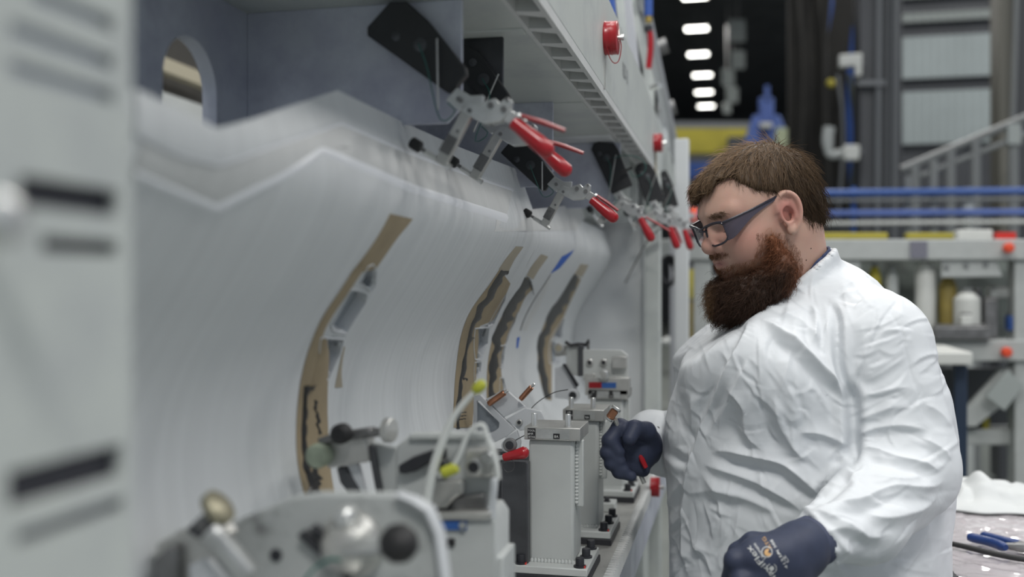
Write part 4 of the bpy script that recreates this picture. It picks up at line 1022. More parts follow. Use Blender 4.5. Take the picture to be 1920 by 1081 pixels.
gL, gV, gQ = glove(near_glove, M(1340, 1200, 1.46) - np.array([0.0, 0.13, 0.0]), M(1600, 950, 1.46) + np.array([0.0, 0.13, 0.0]), 0.0025, 'glove', 'dark blue knitted glove with white and orange lettering')
# ribbed knit cuff
ax0, ax1 = M(1536, 1009, 1.476), M(1486, 1031, 1.437)
cf = MB()
for i in range(15):
    p = ax0 + (ax1 - ax0) * i / 14; q = ax0 + (ax1 - ax0) * (i + 0.62) / 14
    cf.lathe(m2w([p])[0], m2w([q])[0], [(0, 0.0370 - 0.00005*i), (0.0018, 0.0380 - 0.00005*i), (0.0032, 0.0380 - 0.00005*i), (0.0048, 0.0370 - 0.00005*i)], 40)
o = cf.build('knit_cuff', mat('glove_knit', (0.050, 0.060, 0.105), 0.7), gL); o['kind'] = 'stuff'
def far_glove(G):
    c = M
    d = chain(G, [c(1240, 822, 1.965), c(1215, 832, 1.93), c(1195, 842, 1.905)], [0.030, 0.034, 0.038], 0.02)
    d = smin(d, sd_ell(G, c(1192, 845, 1.90), (0.036, 0.036, 0.044)), 0.015)
    F4 = [((1205, 818), (1163, 800), (1143, 826), (1160, 846)), ((1205, 840), (1155, 824), (1139, 848), (1162, 864)), ((1205, 862), (1158, 848), (1146, 868), (1170, 880)), ((1205, 880), (1166, 870), (1160, 884), (1184, 892))]
    for i, (a, b, e, f) in enumerate(F4):
        r = 0.0155 - 0.0008 * i
        d = smin(d, chain(G, [c(*a, 1.885), c(*b, 1.852 + 0.004*i), c(*e, 1.842), c(*f, 1.838)], [r + 0.001, r, r - 0.0012, r - 0.003]), 0.004)
    th = chain(G, [c(1222, 836, 1.90), c(1212, 808, 1.868), c(1190, 803, 1.842), c(1180, 822, 1.828)], [0.022, 0.0175, 0.0155, 0.0135])
    return smin(d, th, 0.005)
gR, _, _ = glove(far_glove, M(1180, 850, 1.9) - np.array([0.08, 0.10, 0.08]), M(1180, 850, 1.9) + np.array([0.10, 0.10, 0.09]), 0.0025, 'glove', 'dark glove closed around a small hand tool')
a_, b_ = m2w([M(1236, 818, 1.955)])[0], m2w([M(1205, 836, 1.915)])[0]
MB().lathe(a_, b_, [(0, 0.040), (0.004, 0.0425), (0.016, 0.0430), (0.020, 0.041), (0.024, 0.0425), (0.032, 0.0405)], 28).build('knit_cuff', mat('cuff_dark', (0.030, 0.022, 0.026), 0.8), gR)
# lettering printed on the back of the near glove, laid on its surface
from mathutils.bvhtree import BVHTree
bv = BVHTree.FromPolygons([Vector(p) for p in m2w(gV)], [tuple(int(i) for i in q) for q in gQ])
def glove_print(body, u0, v0, u1, v1, hpx, m, body_up=1):
    """lettering whose base line runs from pixel (u0,v0) to (u1,v1), dropped on the glove"""
    me = text_mesh(body, 1.0); xs = [v.co.x for v in me.vertices]; w = max(xs) - min(xs); x0 = min(xs)
    ex = np.array([u1 - u0, v1 - v0]); L = np.linalg.norm(ex); ex = ex / L; ey = np.array([ex[1], -ex[0]]) * body_up
    me2 = bmesh.new(); me2.from_mesh(me); bmesh.ops.triangulate(me2, faces=me2.faces)
    for _ in range(1): bmesh.ops.subdivide_edges(me2, edges=[e for e in me2.edges if e.calc_length() > 0.25], cuts=2)
    me2.to_mesh(me); me2.free(); O = Vector((0, 0, CZ))
    for v in me.vertices:
        t = (v.co.x - x0) / w * L; q = np.array([u0, v0]) + ex * t + ey * (v.co.y * hpx / 0.72); r = ray(q[0], q[1]).normalized()
        hit = bv.ray_cast(O, r); p = hit[0] if hit[0] is not None else O + r * 1.45
        v.co = p - r * 0.0012
    me.name = 'lettering'; return mesh_obj('lettering', me, m, gL, sharp=None)
mat('orange_print', (0.55, 0.33, 0.14), 0.6)
glove_print('MaxiFlex', 1463, 1090, 1406, 1021, 11.5, 'white_print')
glove_print('Ultimate', 1436, 1046, 1416, 1017, 6.0, 'white_print')
glove_print('ATG', 1448, 1026, 1434, 1005, 7.0, 'orange_print')
glove_print('EN 388', 1466, 1042, 1448, 1010, 5.0, 'white_print')
glove_print('4131A', 1478, 1064, 1459, 1030, 5.0, 'white_print')
glove_print('CE', 1480, 1052, 1472, 1040, 6.0, 'white_print')
def glove_ring(u, v, r0, r1, m, a0=0, a1=360):
    O = Vector((0, 0, CZ)); vs = []; n = 28
    for i in range(n + 1):
        t = math.radians(a0 + (a1 - a0) * i / n)
        for r_ in (r0, r1):
            rr = ray(u + r_ * math.cos(t), v + r_ * math.sin(t)).normalized(); hit = bv.ray_cast(O, rr); p = hit[0] if hit[0] is not None else O + rr * 1.45; vs.append(p - rr * 0.0013)
    return MB().add(vs, [(2*i, 2*i+1, 2*i+3, 2*i+2) for i in range(n)]).build('emblem', m, gL, sharp=None)
glove_ring(1438, 1034, 9.0, 10.3, 'white_print'); glove_ring(1440, 1035, 0.4, 7.0, 'orange_print', 20, 290)
glove_ring(1447, 1065, 8.2, 9.4, 'white_print', -60, 250); glove_ring(1447, 1065, 0.3, 4.4, 'white_print', 0, 360)
# ---- the tool held in the fist
tool = thing('hand_tool', 'slim hand tool with copper tip and red grip held in the gloved fist', 'tool', tuple(m2w([M(1180, 850, 1.86)])[0]))
def mw(u, v, d): return m2w([M(u, v, d)])[0]
def tpart(mb, name, m): 
    o = mb.build(name, m, None); o.parent = tool; o.matrix_parent_inverse = Matrix.Translation(-Vector(tool.location)); return o
tpart(MB().cyl(mw(1153, 785, 1.835), mw(1166, 815, 1.85), 0.0042), 'shaft', 'machined')
tpart(MB().cyl(mw(1166, 815, 1.85), mw(1180, 845, 1.885), 0.0042), 'shaft', 'machined'); tpart(MB().cyl(mw(1180, 845, 1.885), mw(1208, 905, 1.885), 0.0042), 'shaft', 'machined')
a_, b_ = Vector(mw(1140, 787, 1.835)), Vector(mw(1158, 762, 1.835)); ax_ = (b_ - a_).normalized()
tpart(MB().lathe(a_, b_, [(0.004, 0.0060), (0.006, 0.0078), (0.021, 0.0078), (0.023, 0.0060)], 8), 'copper_nut', 'copper')
tpart(MB().lathe(a_, b_, [(0.0, 0.0070), (0.001, 0.0080), (0.0035, 0.0080), (0.0045, 0.006)], 16), 'ring', 'bright_steel')
tpart(MB().lathe(a_ + ax_ * 0.0235, b_ + ax_, [(0.0, 0.0088), (0.001, 0.0098), (0.0045, 0.0098), (0.0055, 0.008)], 16), 'ring', 'bright_steel')
tpart(MB().tube([mw(1197, 848, 1.868), mw(1204, 862, 1.862), mw(1211, 876, 1.862)], [0.004, 0.0055, 0.0045]), 'grip', 'red_grip')
# ================================================================== toggle clamps on black plates
def clamp(u, v, Y, rot, label, plate, lever_out=0.0, group='red handled toggle clamps under the header', wires=True, pads=True):
    """u,v: pixel of the clamp's pivot on the plane Y; rot: turn in the plane, degrees clockwise in the picture"""
    o = onY(u, v, Y); th = thing('toggle_clamp', label, 'clamp', tuple(o), group); K = 0.000200; c, s = math.cos(math.radians(rot)), math.sin(math.radians(rot))
    def q(x, y, dy=0.0):
        a, b = (x - 800) * K, (y - 650) * K; return Vector((o.x + a * c - b * s, o.y + dy, o.z - (a * s + b * c)))
    def pl(pts, y0, y1, name, m, bev=0.0006): return MB().prism([q(x, y, y0) for x, y in pts], (0, y1 - y0, 0)).build(name, m, th, bev)
    def par(mb, name, m, bev=0.0): return mb.build(name, m, th, bev)
    pl([(605, 580), (680, 505), (770, 560), (850, 560), (840, 640), (740, 650), (690, 650)], -0.002, 0.010, 'base_bracket', 'bright_steel')
    for dy in (-0.007, 0.006):
        pl([(715, 655), (770, 600), (830, 625), (880, 600), (935, 588), (960, 620), (1010, 582), (1032, 600), (1028, 660), (975, 730), (930, 738), (860, 742), (790, 705)], dy, dy + 0.003, 'link_plate', 'bright_steel')
    for x, y, r in ((700, 585, 17), (905, 632, 20), (990, 660, 20), (1012, 600, 11), (770, 660, 14)):
        par(MB().cyl(q(x, y, -0.0095), q(x, y, 0.011), r * K, n=12), 'rivet', 'gun_steel')
    pl([(1000, 640), (1090, 700), (1050, 765), (975, 720)], -0.004, 0.004, 'handle_shank', 'bright_steel')
    a, b = q(1040, 735), q(1290, 945)
    ax = (b - a).normalized(); L = (b - a).length
    par(MB().lathe(a, b, [(0, 0.0070), (0.001, 0.0084), (0.012, 0.0088), (0.028, 0.0102), (0.042, 0.0112), (L - 0.008, 0.0108), (L - 0.003, 0.0080), (L, 0.0030)], 18), 'grip', 'red_grip')
    l0, l1 = q(1095, 700), q(1300 + 60 * lever_out, 850 - 40 * lever_out)
    par(MB().tube([l0 + Vector((0, -0.002, 0)), l0.lerp(l1, 0.5) + Vector((0, -0.002, 0.001)), l1 + Vector((0, -0.002, 0))], [0.0028, 0.0034, 0.0026]), 'release_lever', 'red_part')
    par(MB().cyl(q(1075, 690), q(1130, 735), 0.0034, n=10), 'lever_pin', 'bright_steel')
    # arm with a dark band, end block, spindle and rubber tip
    R = Matrix.Rotation(0, 3, 'Y')
    def bar(x0, y0, x1, y1, w, y_0, y_1):
        d = Vector((x1 - x0, y1 - y0)); d.normalize(); n = Vector((-d.y, d.x)) * (w / 2)
        return [(x0 + n.x, y0 + n.y), (x1 + n.x, y1 + n.y), (x1 - n.x, y1 - n.y), (x0 - n.x, y0 - n.y)]
    pl(bar(760, 640, 570, 985, 72, 0, 0), -0.006, 0.007, 'arm', 'machined', 0.001)
    pl(bar(660, 815, 600, 920, 76, 0, 0), -0.0066, 0.0076, 'arm_band', 'gun_steel', 0.0)
    par(MB().cyl(q(690, 785, -0.0068), q(690, 785, 0.0), 0.0022, n=10), 'rivet', 'gun_steel')
    par(MB().cyl(q(635, 1010), q(470, 905), 0.0038, n=8), 'spindle_nut', 'bright_steel')
    par(MB().cyl(q(505, 925), q(415, 866), 0.0028, n=10), 'spindle', 'gun_steel')
    a, b = q(440, 880), q(325, 806)
    par(MB().lathe(a, b, [(0, 0.0055), (0.002, 0.0078), (0.014, 0.0078), (0.016, 0.0066)], 14), 'rubber_tip', 'black_rubber')
    if plate:
        pts = [onY(x, y, Y + 0.004) for x, y in plate]
        MB().prism(pts, (0, 0.014, 0)).build('mount_plate', 'black_plate', th, 0.002)
        cx = sum(p.x for p in pts) / len(pts); cz = sum(p.z for p in pts) / len(pts)
        for f, r in ((-0.45, 0.006), (0.0, 0.009)):
            p = Vector((cx + f * (pts[0].x - cx) * -1.0, Y + 0.004, cz + f * (pts[0].z - cz) * -1.0))
            MB().lathe(p, p - Vector((0, 0.01, 0)), [(0, r), (0.0012, r), (0.0016, r * 0.6), (0.002, r * 0.45)], 18).build('socket', 'dark_steel', th)
        if wires:
            p = Vector((cx, Y - 0.003, cz)); t = q(620, 600, -0.003)
            MB().tube(crom([p, p + Vector((0.012, -0.004, -0.03)), t + Vector((-0.01, 0, -0.02)), t + Vector((0.01, 0, -0.012)), t], 22), 0.0008, 6).build('lanyard', 'green_wire', th)
            MB().tube([p + Vector((0.025, -0.002, 0.005)), t + Vector((-0.012, -0.002, -0.008))], 0.0013, 6).build('lock_pin', 'machined', th)
    return th
clamp(892, 206, G1 - 0.030, 0, 'toggle clamp whose fat red grip overlaps another clamp, on the largest black plate', [(688, 50), (731, 2), (762, 2), (800, 36), (872, 126), (874, 140), (846, 172), (836, 172), (688, 66)], 1.2)
clamp(948, 250, G2 - 0.020, 2, 'toggle clamp half hidden behind another red grip, under the dark gusset', [(862, 78), (898, 96), (957, 180), (940, 200), (915, 200), (868, 140)], 1.4)
clamp(1063, 358, G3 - 0.055, 0, 'toggle clamp with a long tilted arm and black pad above the blue tape', [(938, 286), (962, 258), (992, 268), (1040, 330), (1022, 357), (1015, 357)], 0)
clamp(1172, 384, G4 - 0.020, 22, 'toggle clamp hanging steeply from a black plate with a green wire loop', [(1108, 280), (1112, 270), (1122, 266), (1151, 268), (1160, 281), (1186, 347), (1147, 363), (1112, 288)], 2.4)
clamp(1234, 400, G5 - 0.020, 30, 'smaller looking toggle clamp between two others near the jig end', [(1189, 318), (1194, 308), (1206, 304), (1220, 307), (1228, 320), (1247, 376), (1212, 386)], 0)
clamp(1263, 407, G6 - 0.020, 31, 'last toggle clamp beside the end post of the jig', [(1238, 324), (1242, 319), (1250, 319), (1260, 342), (1272, 385), (1248, 391)], 2.2)
# loop of green wire by the steep clamp
w = [onY(u, v, G4 - 0.03) for u, v in ((1150, 296), (1175, 291), (1200, 297), (1211, 312), (1204, 326), (1188, 331), (1180, 320))]
MB().tube(crom(w, 30), 0.0009, 6).build('wire_loop', 'green_wire', bpy.data.objects['toggle_clamp.003'])
p = onY(1180, 318, G4 - 0.03); MB().cyl(p + Vector((-0.022, 0, -0.008)), p + Vector((0.008, 0, 0.006)), 0.0035).build('wire_plug', 'black_rubber', bpy.data.objects['toggle_clamp.003'])
MB().tube(crom([onY(1172, 530, 3.22), onY(1195, 485, 3.20), onY(1212, 455, 3.1), onY(1235, 430, 3.05), onY(1252, 424, 3.0)], 20), 0.0022, 6).build('air_hose', mat('hose_grey', (0.10, 0.10, 0.10), 0.5), end_)

# ================================================================== fixture posts on the ledge
def bolt(p, r, hgt, parent, name='bolt', m='black_part'):
    p = Vector(p); return MB().lathe(p, p + Vector((0, 0, 1)), [(0, r * 1.45), (hgt * 0.18, r * 1.45), (hgt * 0.2, r), (hgt * 0.9, r), (hgt, r * 0.9)], 14).build(name, m, parent)
def post(uL, uR, Y, label, words, small, ztop=CZ - 0.240, base_w=0.030, dep=0.085, red=True):
    xl, xr = onY(uL, 850, Y).x, onY(uR, 850, Y).x; zb = LEDZ; xc = (xl + xr) / 2; w = xr - xl
    t = thing('fixture_post', label, 'fixture', (xc, Y + dep / 2, zb), 'square fixture posts on the ledge')
    MB().span(xl - base_w, xr + base_w, Y - 0.035, Y + dep + 0.035, zb, zb + 0.012).build('shim', 'black_part', t, 0.001)
    MB().span(xl - base_w + 0.002, xr + base_w - 0.002, Y - 0.033, Y + dep + 0.033, zb + 0.0121, zb + 0.026).build('base_plate', 'grey_paint', t, 0.002)
    MB().span(xl, xr, Y, Y + dep, zb + 0.026, ztop - 0.022).build('tube', 'grey_paint', t, 0.006, seg=3)
    wb = MB()
    for k in range(int((w) / 0.006)): wb.lathe((xl + 0.003 + k * 0.006, Y - 0.001, zb + 0.027), (xl + 0.010 + k * 0.006, Y - 0.001, zb + 0.027), [(0, 0.003), (0.003, 0.0055), (0.006, 0.003)], 8)
    o = wb.build('weld_bead', 'grey_paint', t); o['kind'] = 'stuff'
    # side gusset with its ladder of weld ripples
    MB().span(xr, xr + 0.014, Y + 0.018, Y + 0.030, zb + 0.12, ztop - 0.024).build('side_rib', 'grey_paint', t, 0.002)
    wb = MB(); zz = zb + 0.125
    while zz < ztop - 0.03: wb.lathe((xr + 0.002, Y + 0.0165, zz), (xr + 0.002, Y + 0.0165, zz + 0.006), [(0, 0.0024), (0.003, 0.0038), (0.0058, 0.0024)], 8); zz += 0.0062
    o = wb.build('weld_bead', 'grey_paint', t); o['kind'] = 'stuff'
    cp = MB().span(xl - 0.006, xr + 0.012, Y - 0.008, Y + dep + 0.008, ztop - 0.022, ztop).build('cap_plate', 'machined', t, 0.001)
    ex, ey = Vector((1, 0, 0)), Vector((0, 0, 1)); f = Y - 0.0086
    MB().span(xl + 0.0, xl + 0.014, f, f + 0.001, ztop - 0.020, ztop - 0.002).build('label_plate', 'black_label', cp)
    MB().span(xl + 0.0155, xr - 0.006, f, f + 0.001, ztop - 0.019, ztop - 0.003).build('engraved_strip', 'bright_steel', cp)
    sx = xl + 0.0155 + (xr - xl - 0.02) * 0.50
    MB().span(sx, sx + 0.011, f - 0.001, f, ztop - 0.019, ztop - 0.010).build('label_plate', 'black_label', cp)
    for i, wd in enumerate(words): print_on(wd, (xl + 0.007, f - 0.0002, ztop - 0.0075 - i * 0.0055), ex, ey, 0.0048, 'white_print', cp, align='CENTER')
    print_on(small, (sx + 0.0055, f - 0.0012, ztop - 0.017), ex, ey, 0.0065, 'white_print', cp, align='CENTER')
    print_on('0000 000-000-0000', (xl + 0.022, f - 0.0002, ztop - 0.0085), ex, ey, 0.0045, 'grey_print', cp) if False else None
    for xx in (xl + 0.002, xr - 0.008): MB().cyl((xx, f - 0.001, ztop - 0.012), (xx, f, ztop - 0.012), 0.0018, n=10).build('screw', 'bright_steel', cp)
    for xx in (xl + 0.008, xr - 0.012):
        MB().lathe((xx, Y + 0.012, ztop), (xx, Y + 0.012, ztop + 0.03), [(0, 0.0052), (0.020, 0.0052), (0.022, 0.0042)], 14).build('dowel_pin', 'bright_steel', t)
    for xx, yy_, zz in ((xl - base_w * 0.3, Y - 0.020, 0.026), (xr + base_w * 0.45, Y - 0.020, 0.026), (xr + base_w * 0.5, Y + dep * 0.5, 0.026), (xr + base_w * 0.5, Y + dep + 0.018, 0.026), (xl - base_w * 0.3, Y + dep + 0.018, 0.026)):
        b = bolt((xx, yy_, zb + zz), 0.0075, 0.016, t)
    if red:
        for xx in (xl - base_w * 0.3 + 0.009, xr + base_w * 0.45 + 0.009): MB().box((xx, Y - 0.022, zb + 0.0275), (0.003, 0.010, 0.003)).build('torque_mark', 'red_dot', t)
    return t
pA = post(991, 1076, 1.70, 'square welded post with black TOOL NR DETAIL label, behind the red grip', ['TOOL', 'NR', 'DETAIL'], '8A')
pB = post(1062, 1122, 1.965, 'square welded post with NR DETAIL label, between two similar posts', ['NR', 'DETAIL'], '9A')
pC = post(1108, 1168, 2.36, 'square post carrying the head with the red and blue label', ['NR'], '10')
# black base blocks and odd blocks on the ledge behind the posts
def ledge_block(name, label, cat, u0, u1, Y, dep, h, m, bolts=2):
    x0, x1 = onY(u0, 950, Y).x, onY(u1, 950, Y).x; t = thing(name, label, cat, ((x0 + x1) / 2, Y + dep / 2, LEDZ))
    MB().span(x0, x1, Y, Y + dep, LEDZ, LEDZ + h).build('block', m, t, 0.002)
    for i in range(bolts): bolt((x0 + (x1 - x0) * (i + 0.5) / bolts, Y + dep * 0.35, LEDZ + h), 0.006, 0.010, t)
    return t
ledge_block('stop_block', 'low black block bolted to the ledge left of the labelled post', 'block', 925, 960, 1.72, 0.06, 0.025, 'dark_steel', 1)
ledge_block('stop_block', 'pale block with one bolt on the ledge at the farthest post', 'block', 1120, 1152, 2.22, 0.05, 0.020, 'grey_paint', 1)
# tool lying on the ledge
st = thing('scraper_rod', 'thin pale rod with a dark end lying on the ledge', 'tool', tuple(onZ(950, 1005, LEDZ + 0.012)))
a, b = onY(933, 1001, 1.72), onY(990, 996, 1.74)
MB().cyl((a.x, a.y, LEDZ + 0.028), (b.x - 0.015, b.y, LEDZ + 0.028), 0.0028).build('rod', 'gun_steel', st)
MB().cyl((b.x - 0.015, b.y, LEDZ + 0.028), (b.x + 0.004, b.y, LEDZ + 0.028), 0.0042).build('rod_end', 'tube_plastic', st)

# ================================================================== fixture heads
def px_part(t, pts, Y, th, name, m, bev=0.001): return plateY(MB(), pts, Y, th).build(name, m, t, bev)
def hub(t, u, v, Y, r, L, name, m, inner='black_part'):
    p = onY(u, v, Y); MB().lathe(p, p - Vector((0, 1, 0)), [(0, r), (L, r), (L + 0.001, r * 0.8)], 20).build(name, m, t)
    MB().lathe(p - Vector((0, L, 0)), p - Vector((0, 1, 0)), [(0, r * 0.6), (0.0018, r * 0.6)], 16).build('bore', inner, t)
# --- head on the farthest post
hC = thing('locating_head', 'fixture head plate with three round bores above the red and blue label', 'fixture', (pC.location.x, 2.38, CZ - 0.24), 'fixture heads facing the panel slots')
px_part(hC, [(1093, 655), (1165, 656), (1177, 666), (1177, 712), (1093, 712)], 2.38, 0.012, 'head_plate', 'grey_paint')
px_part(hC, [(1097, 708), (1180, 708), (1180, 740), (1097, 740)], 2.352, 0.03, 'base_block', 'machined')
for u, inn in ((1106, 'black_part'), (1132, 'black_part'), (1158, 'black_part')): hub(hC, u, 679, 2.378, 0.0085, 0.004 if u != 1158 else 0.014, 'bushing', 'machined', inn)
px_part(hC, [(1148, 668), (1174, 668), (1174, 690), (1148, 690)], 2.362, 0.012, 'clamp_block', 'machined')
px_part(hC, [(1095, 701), (1115, 700), (1115, 711), (1095, 711)], 2.355, 0.014, 'roller', 'machined')
hub(hC, 1134, 702, 2.36, 0.012, 0.018, 'roller', 'bright_steel', 'machined')
px_part(hC, [(1104, 716), (1128, 716), (1128, 727), (1104, 727)], 2.350, 0.002, 'label_plate', 'red_part', 0)
px_part(hC, [(1128, 717), (1155, 717), (1155, 727), (1128, 727)], 2.350, 0.002, 'label_plate', 'blue_label', 0)
px_part(hC, [(1142, 732), (1149, 732), (1149, 740), (1142, 740)], 2.350, 0.002, 'label_plate', 'black_label', 0)
px_part(hC, [(1084, 645), (1094, 648), (1094, 705), (1084, 705)], 2.38, 0.012, 'upright_bar', 'dark_steel')
px_part(hC, [(1062, 650), (1085, 650), (1085, 705), (1062, 700)], 2.395, 0.02, 'arm_block', 'grey_paint')
px_part(hC, [(1040, 648), (1088, 646), (1088, 664), (1040, 668)], 2.40, 0.02, 'arm_block', 'machined')
MB().tube([onY(u, v, 2.39) for u, v in ((1060, 640), (1070, 647), (1085, 645), (1098, 646), (1104, 640))], 0.0045).build('latch', 'black_part', hC)
p = onY(1103, 645, 2.39); MB().cyl(p + Vector((0, 0, -0.012)), p + Vector((0, 0, 0.012)), 0.0035).build('knob', 'gun_steel', hC)
hub(hC, 1049, 652, 2.385, 0.0125, 0.01, 'knob', 'machined', 'beam_pale')
px_part(hC, [(1054, 682), (1060, 682), (1085, 722), (1080, 726)], 2.39, 0.01, 'slide_rail', 'black_part')
px_part(hC, [(1040, 690), (1056, 684), (1082, 724), (1076, 750), (1040, 745)], 2.40, 0.012, 'web', 'white_machined')
hub(hC, 1075, 740, 2.38, 0.016, 0.01, 'bushing', 'white_machined', 'black_part')
# --- white machined rib bracket with copper fasteners behind the middle post
rb = thing('rib_bracket', 'white machined rib bracket with two copper temporary fasteners', 'bracket', tuple(onY(960, 860, 1.86)))
Yr = 1.86
def ring_plate(t, outer, inner, Y, th, name, m):
    n = len(outer); A = [onY(u, v, Y) for u, v in outer]; B = [onY(u, v, Y) for u, v in inner]; e = Vector((0, th, 0)); vs = A + B + [p + e for p in A] + [p + e for p in B]; fs = []
    for i in range(n):
        j = (i+1) % n; fs += [(i, j, n+j, n+i), (2*n+i, 3*n+i, 3*n+j, 2*n+j), (i, 2*n+i, 2*n+j, j), (n+i, n+j, 3*n+j, 3*n+i)]
    return MB().add(vs, fs).build(name, m, t, 0.0008)
ring_plate(rb, z6((175, 775), (205, 770), (330, 895), (375, 940), (330, 975), (170, 1050)), z6((190, 800), (205, 800), (298, 905), (296, 930), (280, 945), (190, 980)), Yr, 0.012, 'rib_frame', 'white_machined')
px_part(rb, z6((185, 795), (300, 905), (296, 935), (185, 990)), Yr + 0.010, 0.002, 'rib_web', 'pocket_grey', 0)
px_part(rb, z6((235, 790), (330, 745), (425, 830), (320, 880)), Yr + 0.004, 0.010, 'bracket_face', 'white_machined')
px_part(rb, z6((330, 890), (425, 835), (500, 850), (525, 900), (520, 920), (400, 945)), Yr + 0.006, 0.012, 'bracket_face', 'white_machined')
px_part(rb, z6((330, 975), (380, 945), (400, 1000), (395, 1040), (310, 1040)), Yr - 0.004, 0.014, 'lug', 'white_machined')
hub(rb, 820 + 343 / 2.573, 440 + 1015 / 2.573, Yr - 0.004, 0.0125, 0.006, 'bushing', 'white_machined', 'black_part')
hub(rb, 820 + 397 / 2.573, 440 + 903 / 2.573, Yr + 0.004, 0.006, 0.004, 'bushing', 'machined', 'black_part')
for (x0, y0), (x1, y1), r in (((248, 815), (325, 760), 0.0058), ((402, 792), (455, 733), 0.0052)):
    a, b = onY(820 + x0 / 2.573, 440 + y0 / 2.573, Yr - 0.006), onY(820 + x1 / 2.573, 440 + y1 / 2.573, Yr - 0.012); L = (b - a).length; f = bpy.data.objects
    MB().lathe(a, b, [(0, r * 0.9), (0.002, r), (L - 0.012, r), (L - 0.011, r * 0.94), (L - 0.009, r), (L - 0.001, r), (L, r * 0.8)], 16).build('copper_fastener', 'copper', rb)
    ax = (b - a).normalized(); MB().lathe(b, b + ax, [(0, r * 0.5), (0.008, r * 0.5), (0.009, r * 0.35)], 12).build('fastener_stem', 'bright_steel', rb)
# strut carrying the bracket down to the ledge, dark block and red-handled clamp beside post
MB().span(onY(900, 900, Yr).x, onY(985, 900, Yr).x, Yr + 0.02, Yr + 0.06, LEDZ, onY(940, 850, Yr).z).build('strut', 'dark_steel', rb, 0.002)
rc = thing('lever_clamp', 'single red lever grip pointing right beside the labelled post', 'clamp', tuple(onY(950, 855, 1.66)))
a, b = onY(944, 857, 1.66), onY(991, 846, 1.655); L = (b - a).length
MB().lathe(a, b, [(0, 0.005), (0.001, 0.0066), (0.02, 0.008), (L - 0.008, 0.0105), (L - 0.003, 0.008), (L, 0.003)], 18).build('grip', 'red_grip', rc)
MB().cyl(onY(932, 859, 1.66), a, 0.0048, n=10).build('shank', 'bright_steel', rc)
MB().span(onY(940, 950, 1.68).x, onY(990, 950, 1.68).x, 1.68, 1.70, LEDZ, onY(960, 865, 1.68).z).build('clamp_block', 'dark_steel', rc, 0.002)
MB().tube(crom([onY(u, v, 1.655) for u, v in ((945, 862), (942, 872), (950, 884), (962, 880), (964, 868), (958, 860))], 20), 0.0007, 6).build('lanyard', 'wire', rc)
hub(rc, 957, 833, 1.67, 0.012, 0.006, 'bushing', 'gun_steel', 'black_part')
# thin wires between the posts
MB().tube(crom([onY(u, v, 1.80) for u, v in ((948, 842), (962, 828), (985, 815), (1005, 806), (1018, 798))], 16), 0.0010, 6).build('cable', 'wire', rb)
MB().tube(crom([onY(u, v, 1.9) for u, v in ((990, 772), (1010, 752), (1040, 735), (1065, 730))], 16), 0.0010, 6).build('cable', 'wire', rb)

# --- blurred head in front of the nearest slot
z8 = lambda *P: [(480 + x / 2.8375, 700 + y / 2.8375) for x, y in P]
Y2 = 1.12
hB = thing('locating_head', 'scuffed grey fixture head with a thumb screw, blue label and plastic tubes', 'fixture', tuple(onY(835, 1080, Y2)), 'fixture heads facing the panel slots')
px_part(hB, z8((745, 390), (815, 330), (1215, 325), (1275, 395), (1275, 600), (1220, 745), (745, 745)), Y2, 0.012, 'head_plate', 'grey_paint_dirty', 0.002)
px_part(hB, z8((815, 322), (1215, 316), (1220, 345), (812, 350)), Y2 - 0.006, 0.02, 'top_bar', 'grey_paint', 0.001)
px_part(hB, z8((915, 740), (1240, 735), (1275, 790), (1275, 1110), (940, 1110), (915, 800)), Y2 - 0.02, 0.07, 'base_block', 'grey_paint_dirty', 0.002)
px_part(hB, z8((915, 742), (1250, 738), (1250, 775), (915, 780)), Y2 - 0.026, 0.02, 'flange', 'machined', 0.001)
px_part(hB, z8((960, 782), (1118, 785), (1118, 832), (958, 830)), Y2 - 0.0235, 0.003, 'label_plate', 'blue_label', 0)
px_part(hB, z8((1012, 880), (1055, 880), (1055, 918), (1012, 918)), Y2 - 0.0235, 0.003, 'label_plate', 'black_label', 0)
p = onY(*z8((1100, 805))[0], Y2 - 0.024); MB().cyl(p, p - Vector((0, 0.003, 0)), 0.004).build('screw', 'bright_steel', hB)
px_part(hB, z8((755, 490), (830, 445), (960, 400), (1000, 400), (1005, 445), (960, 455), (850, 520), (790, 535), (758, 530)), Y2 - 0.012, 0.012, 'slide_bar', 'black_part', 0.002)
hub(hB, *z8((1000, 482))[0], Y2 - 0.004, 0.0085, 0.012, 'bushing', 'gun_steel')
px_part(hB, z8((1110, 400), (1260, 400), (1275, 450), (1270, 550), (1110, 555)), Y2 - 0.02, 0.02, 'clamp_block', 'machined', 0.003)
hub(hB, *z8((1160, 495))[0], Y2 - 0.02, 0.011, 0.002, 'bushing', 'machined')
p = onY(*z8((1240, 440))[0], Y2 - 0.02); MB().lathe(p, p - Vector((0, 1, 0)), [(0, 0.009), (0.008, 0.009), (0.012, 0.006)], 16).build('knob', 'bright_steel', hB)
px_part(hB, z8((945, 575), (1100, 570), (1100, 640), (1060, 660), (1010, 720), (940, 720)), Y2 - 0.014, 0.014, 'swivel', 'machined', 0.002)
px_part(hB, z8((1040, 660), (1215, 640), (1222, 740), (1040, 740)), Y2 - 0.010, 0.010, 'swivel', 'gun_steel', 0.002)
px_part(hB, z8((1245, 560), (1282, 555), (1262, 780), (1205, 780), (1235, 720)), Y2 - 0.022, 0.010, 'guard', 'white_machined', 0.002)
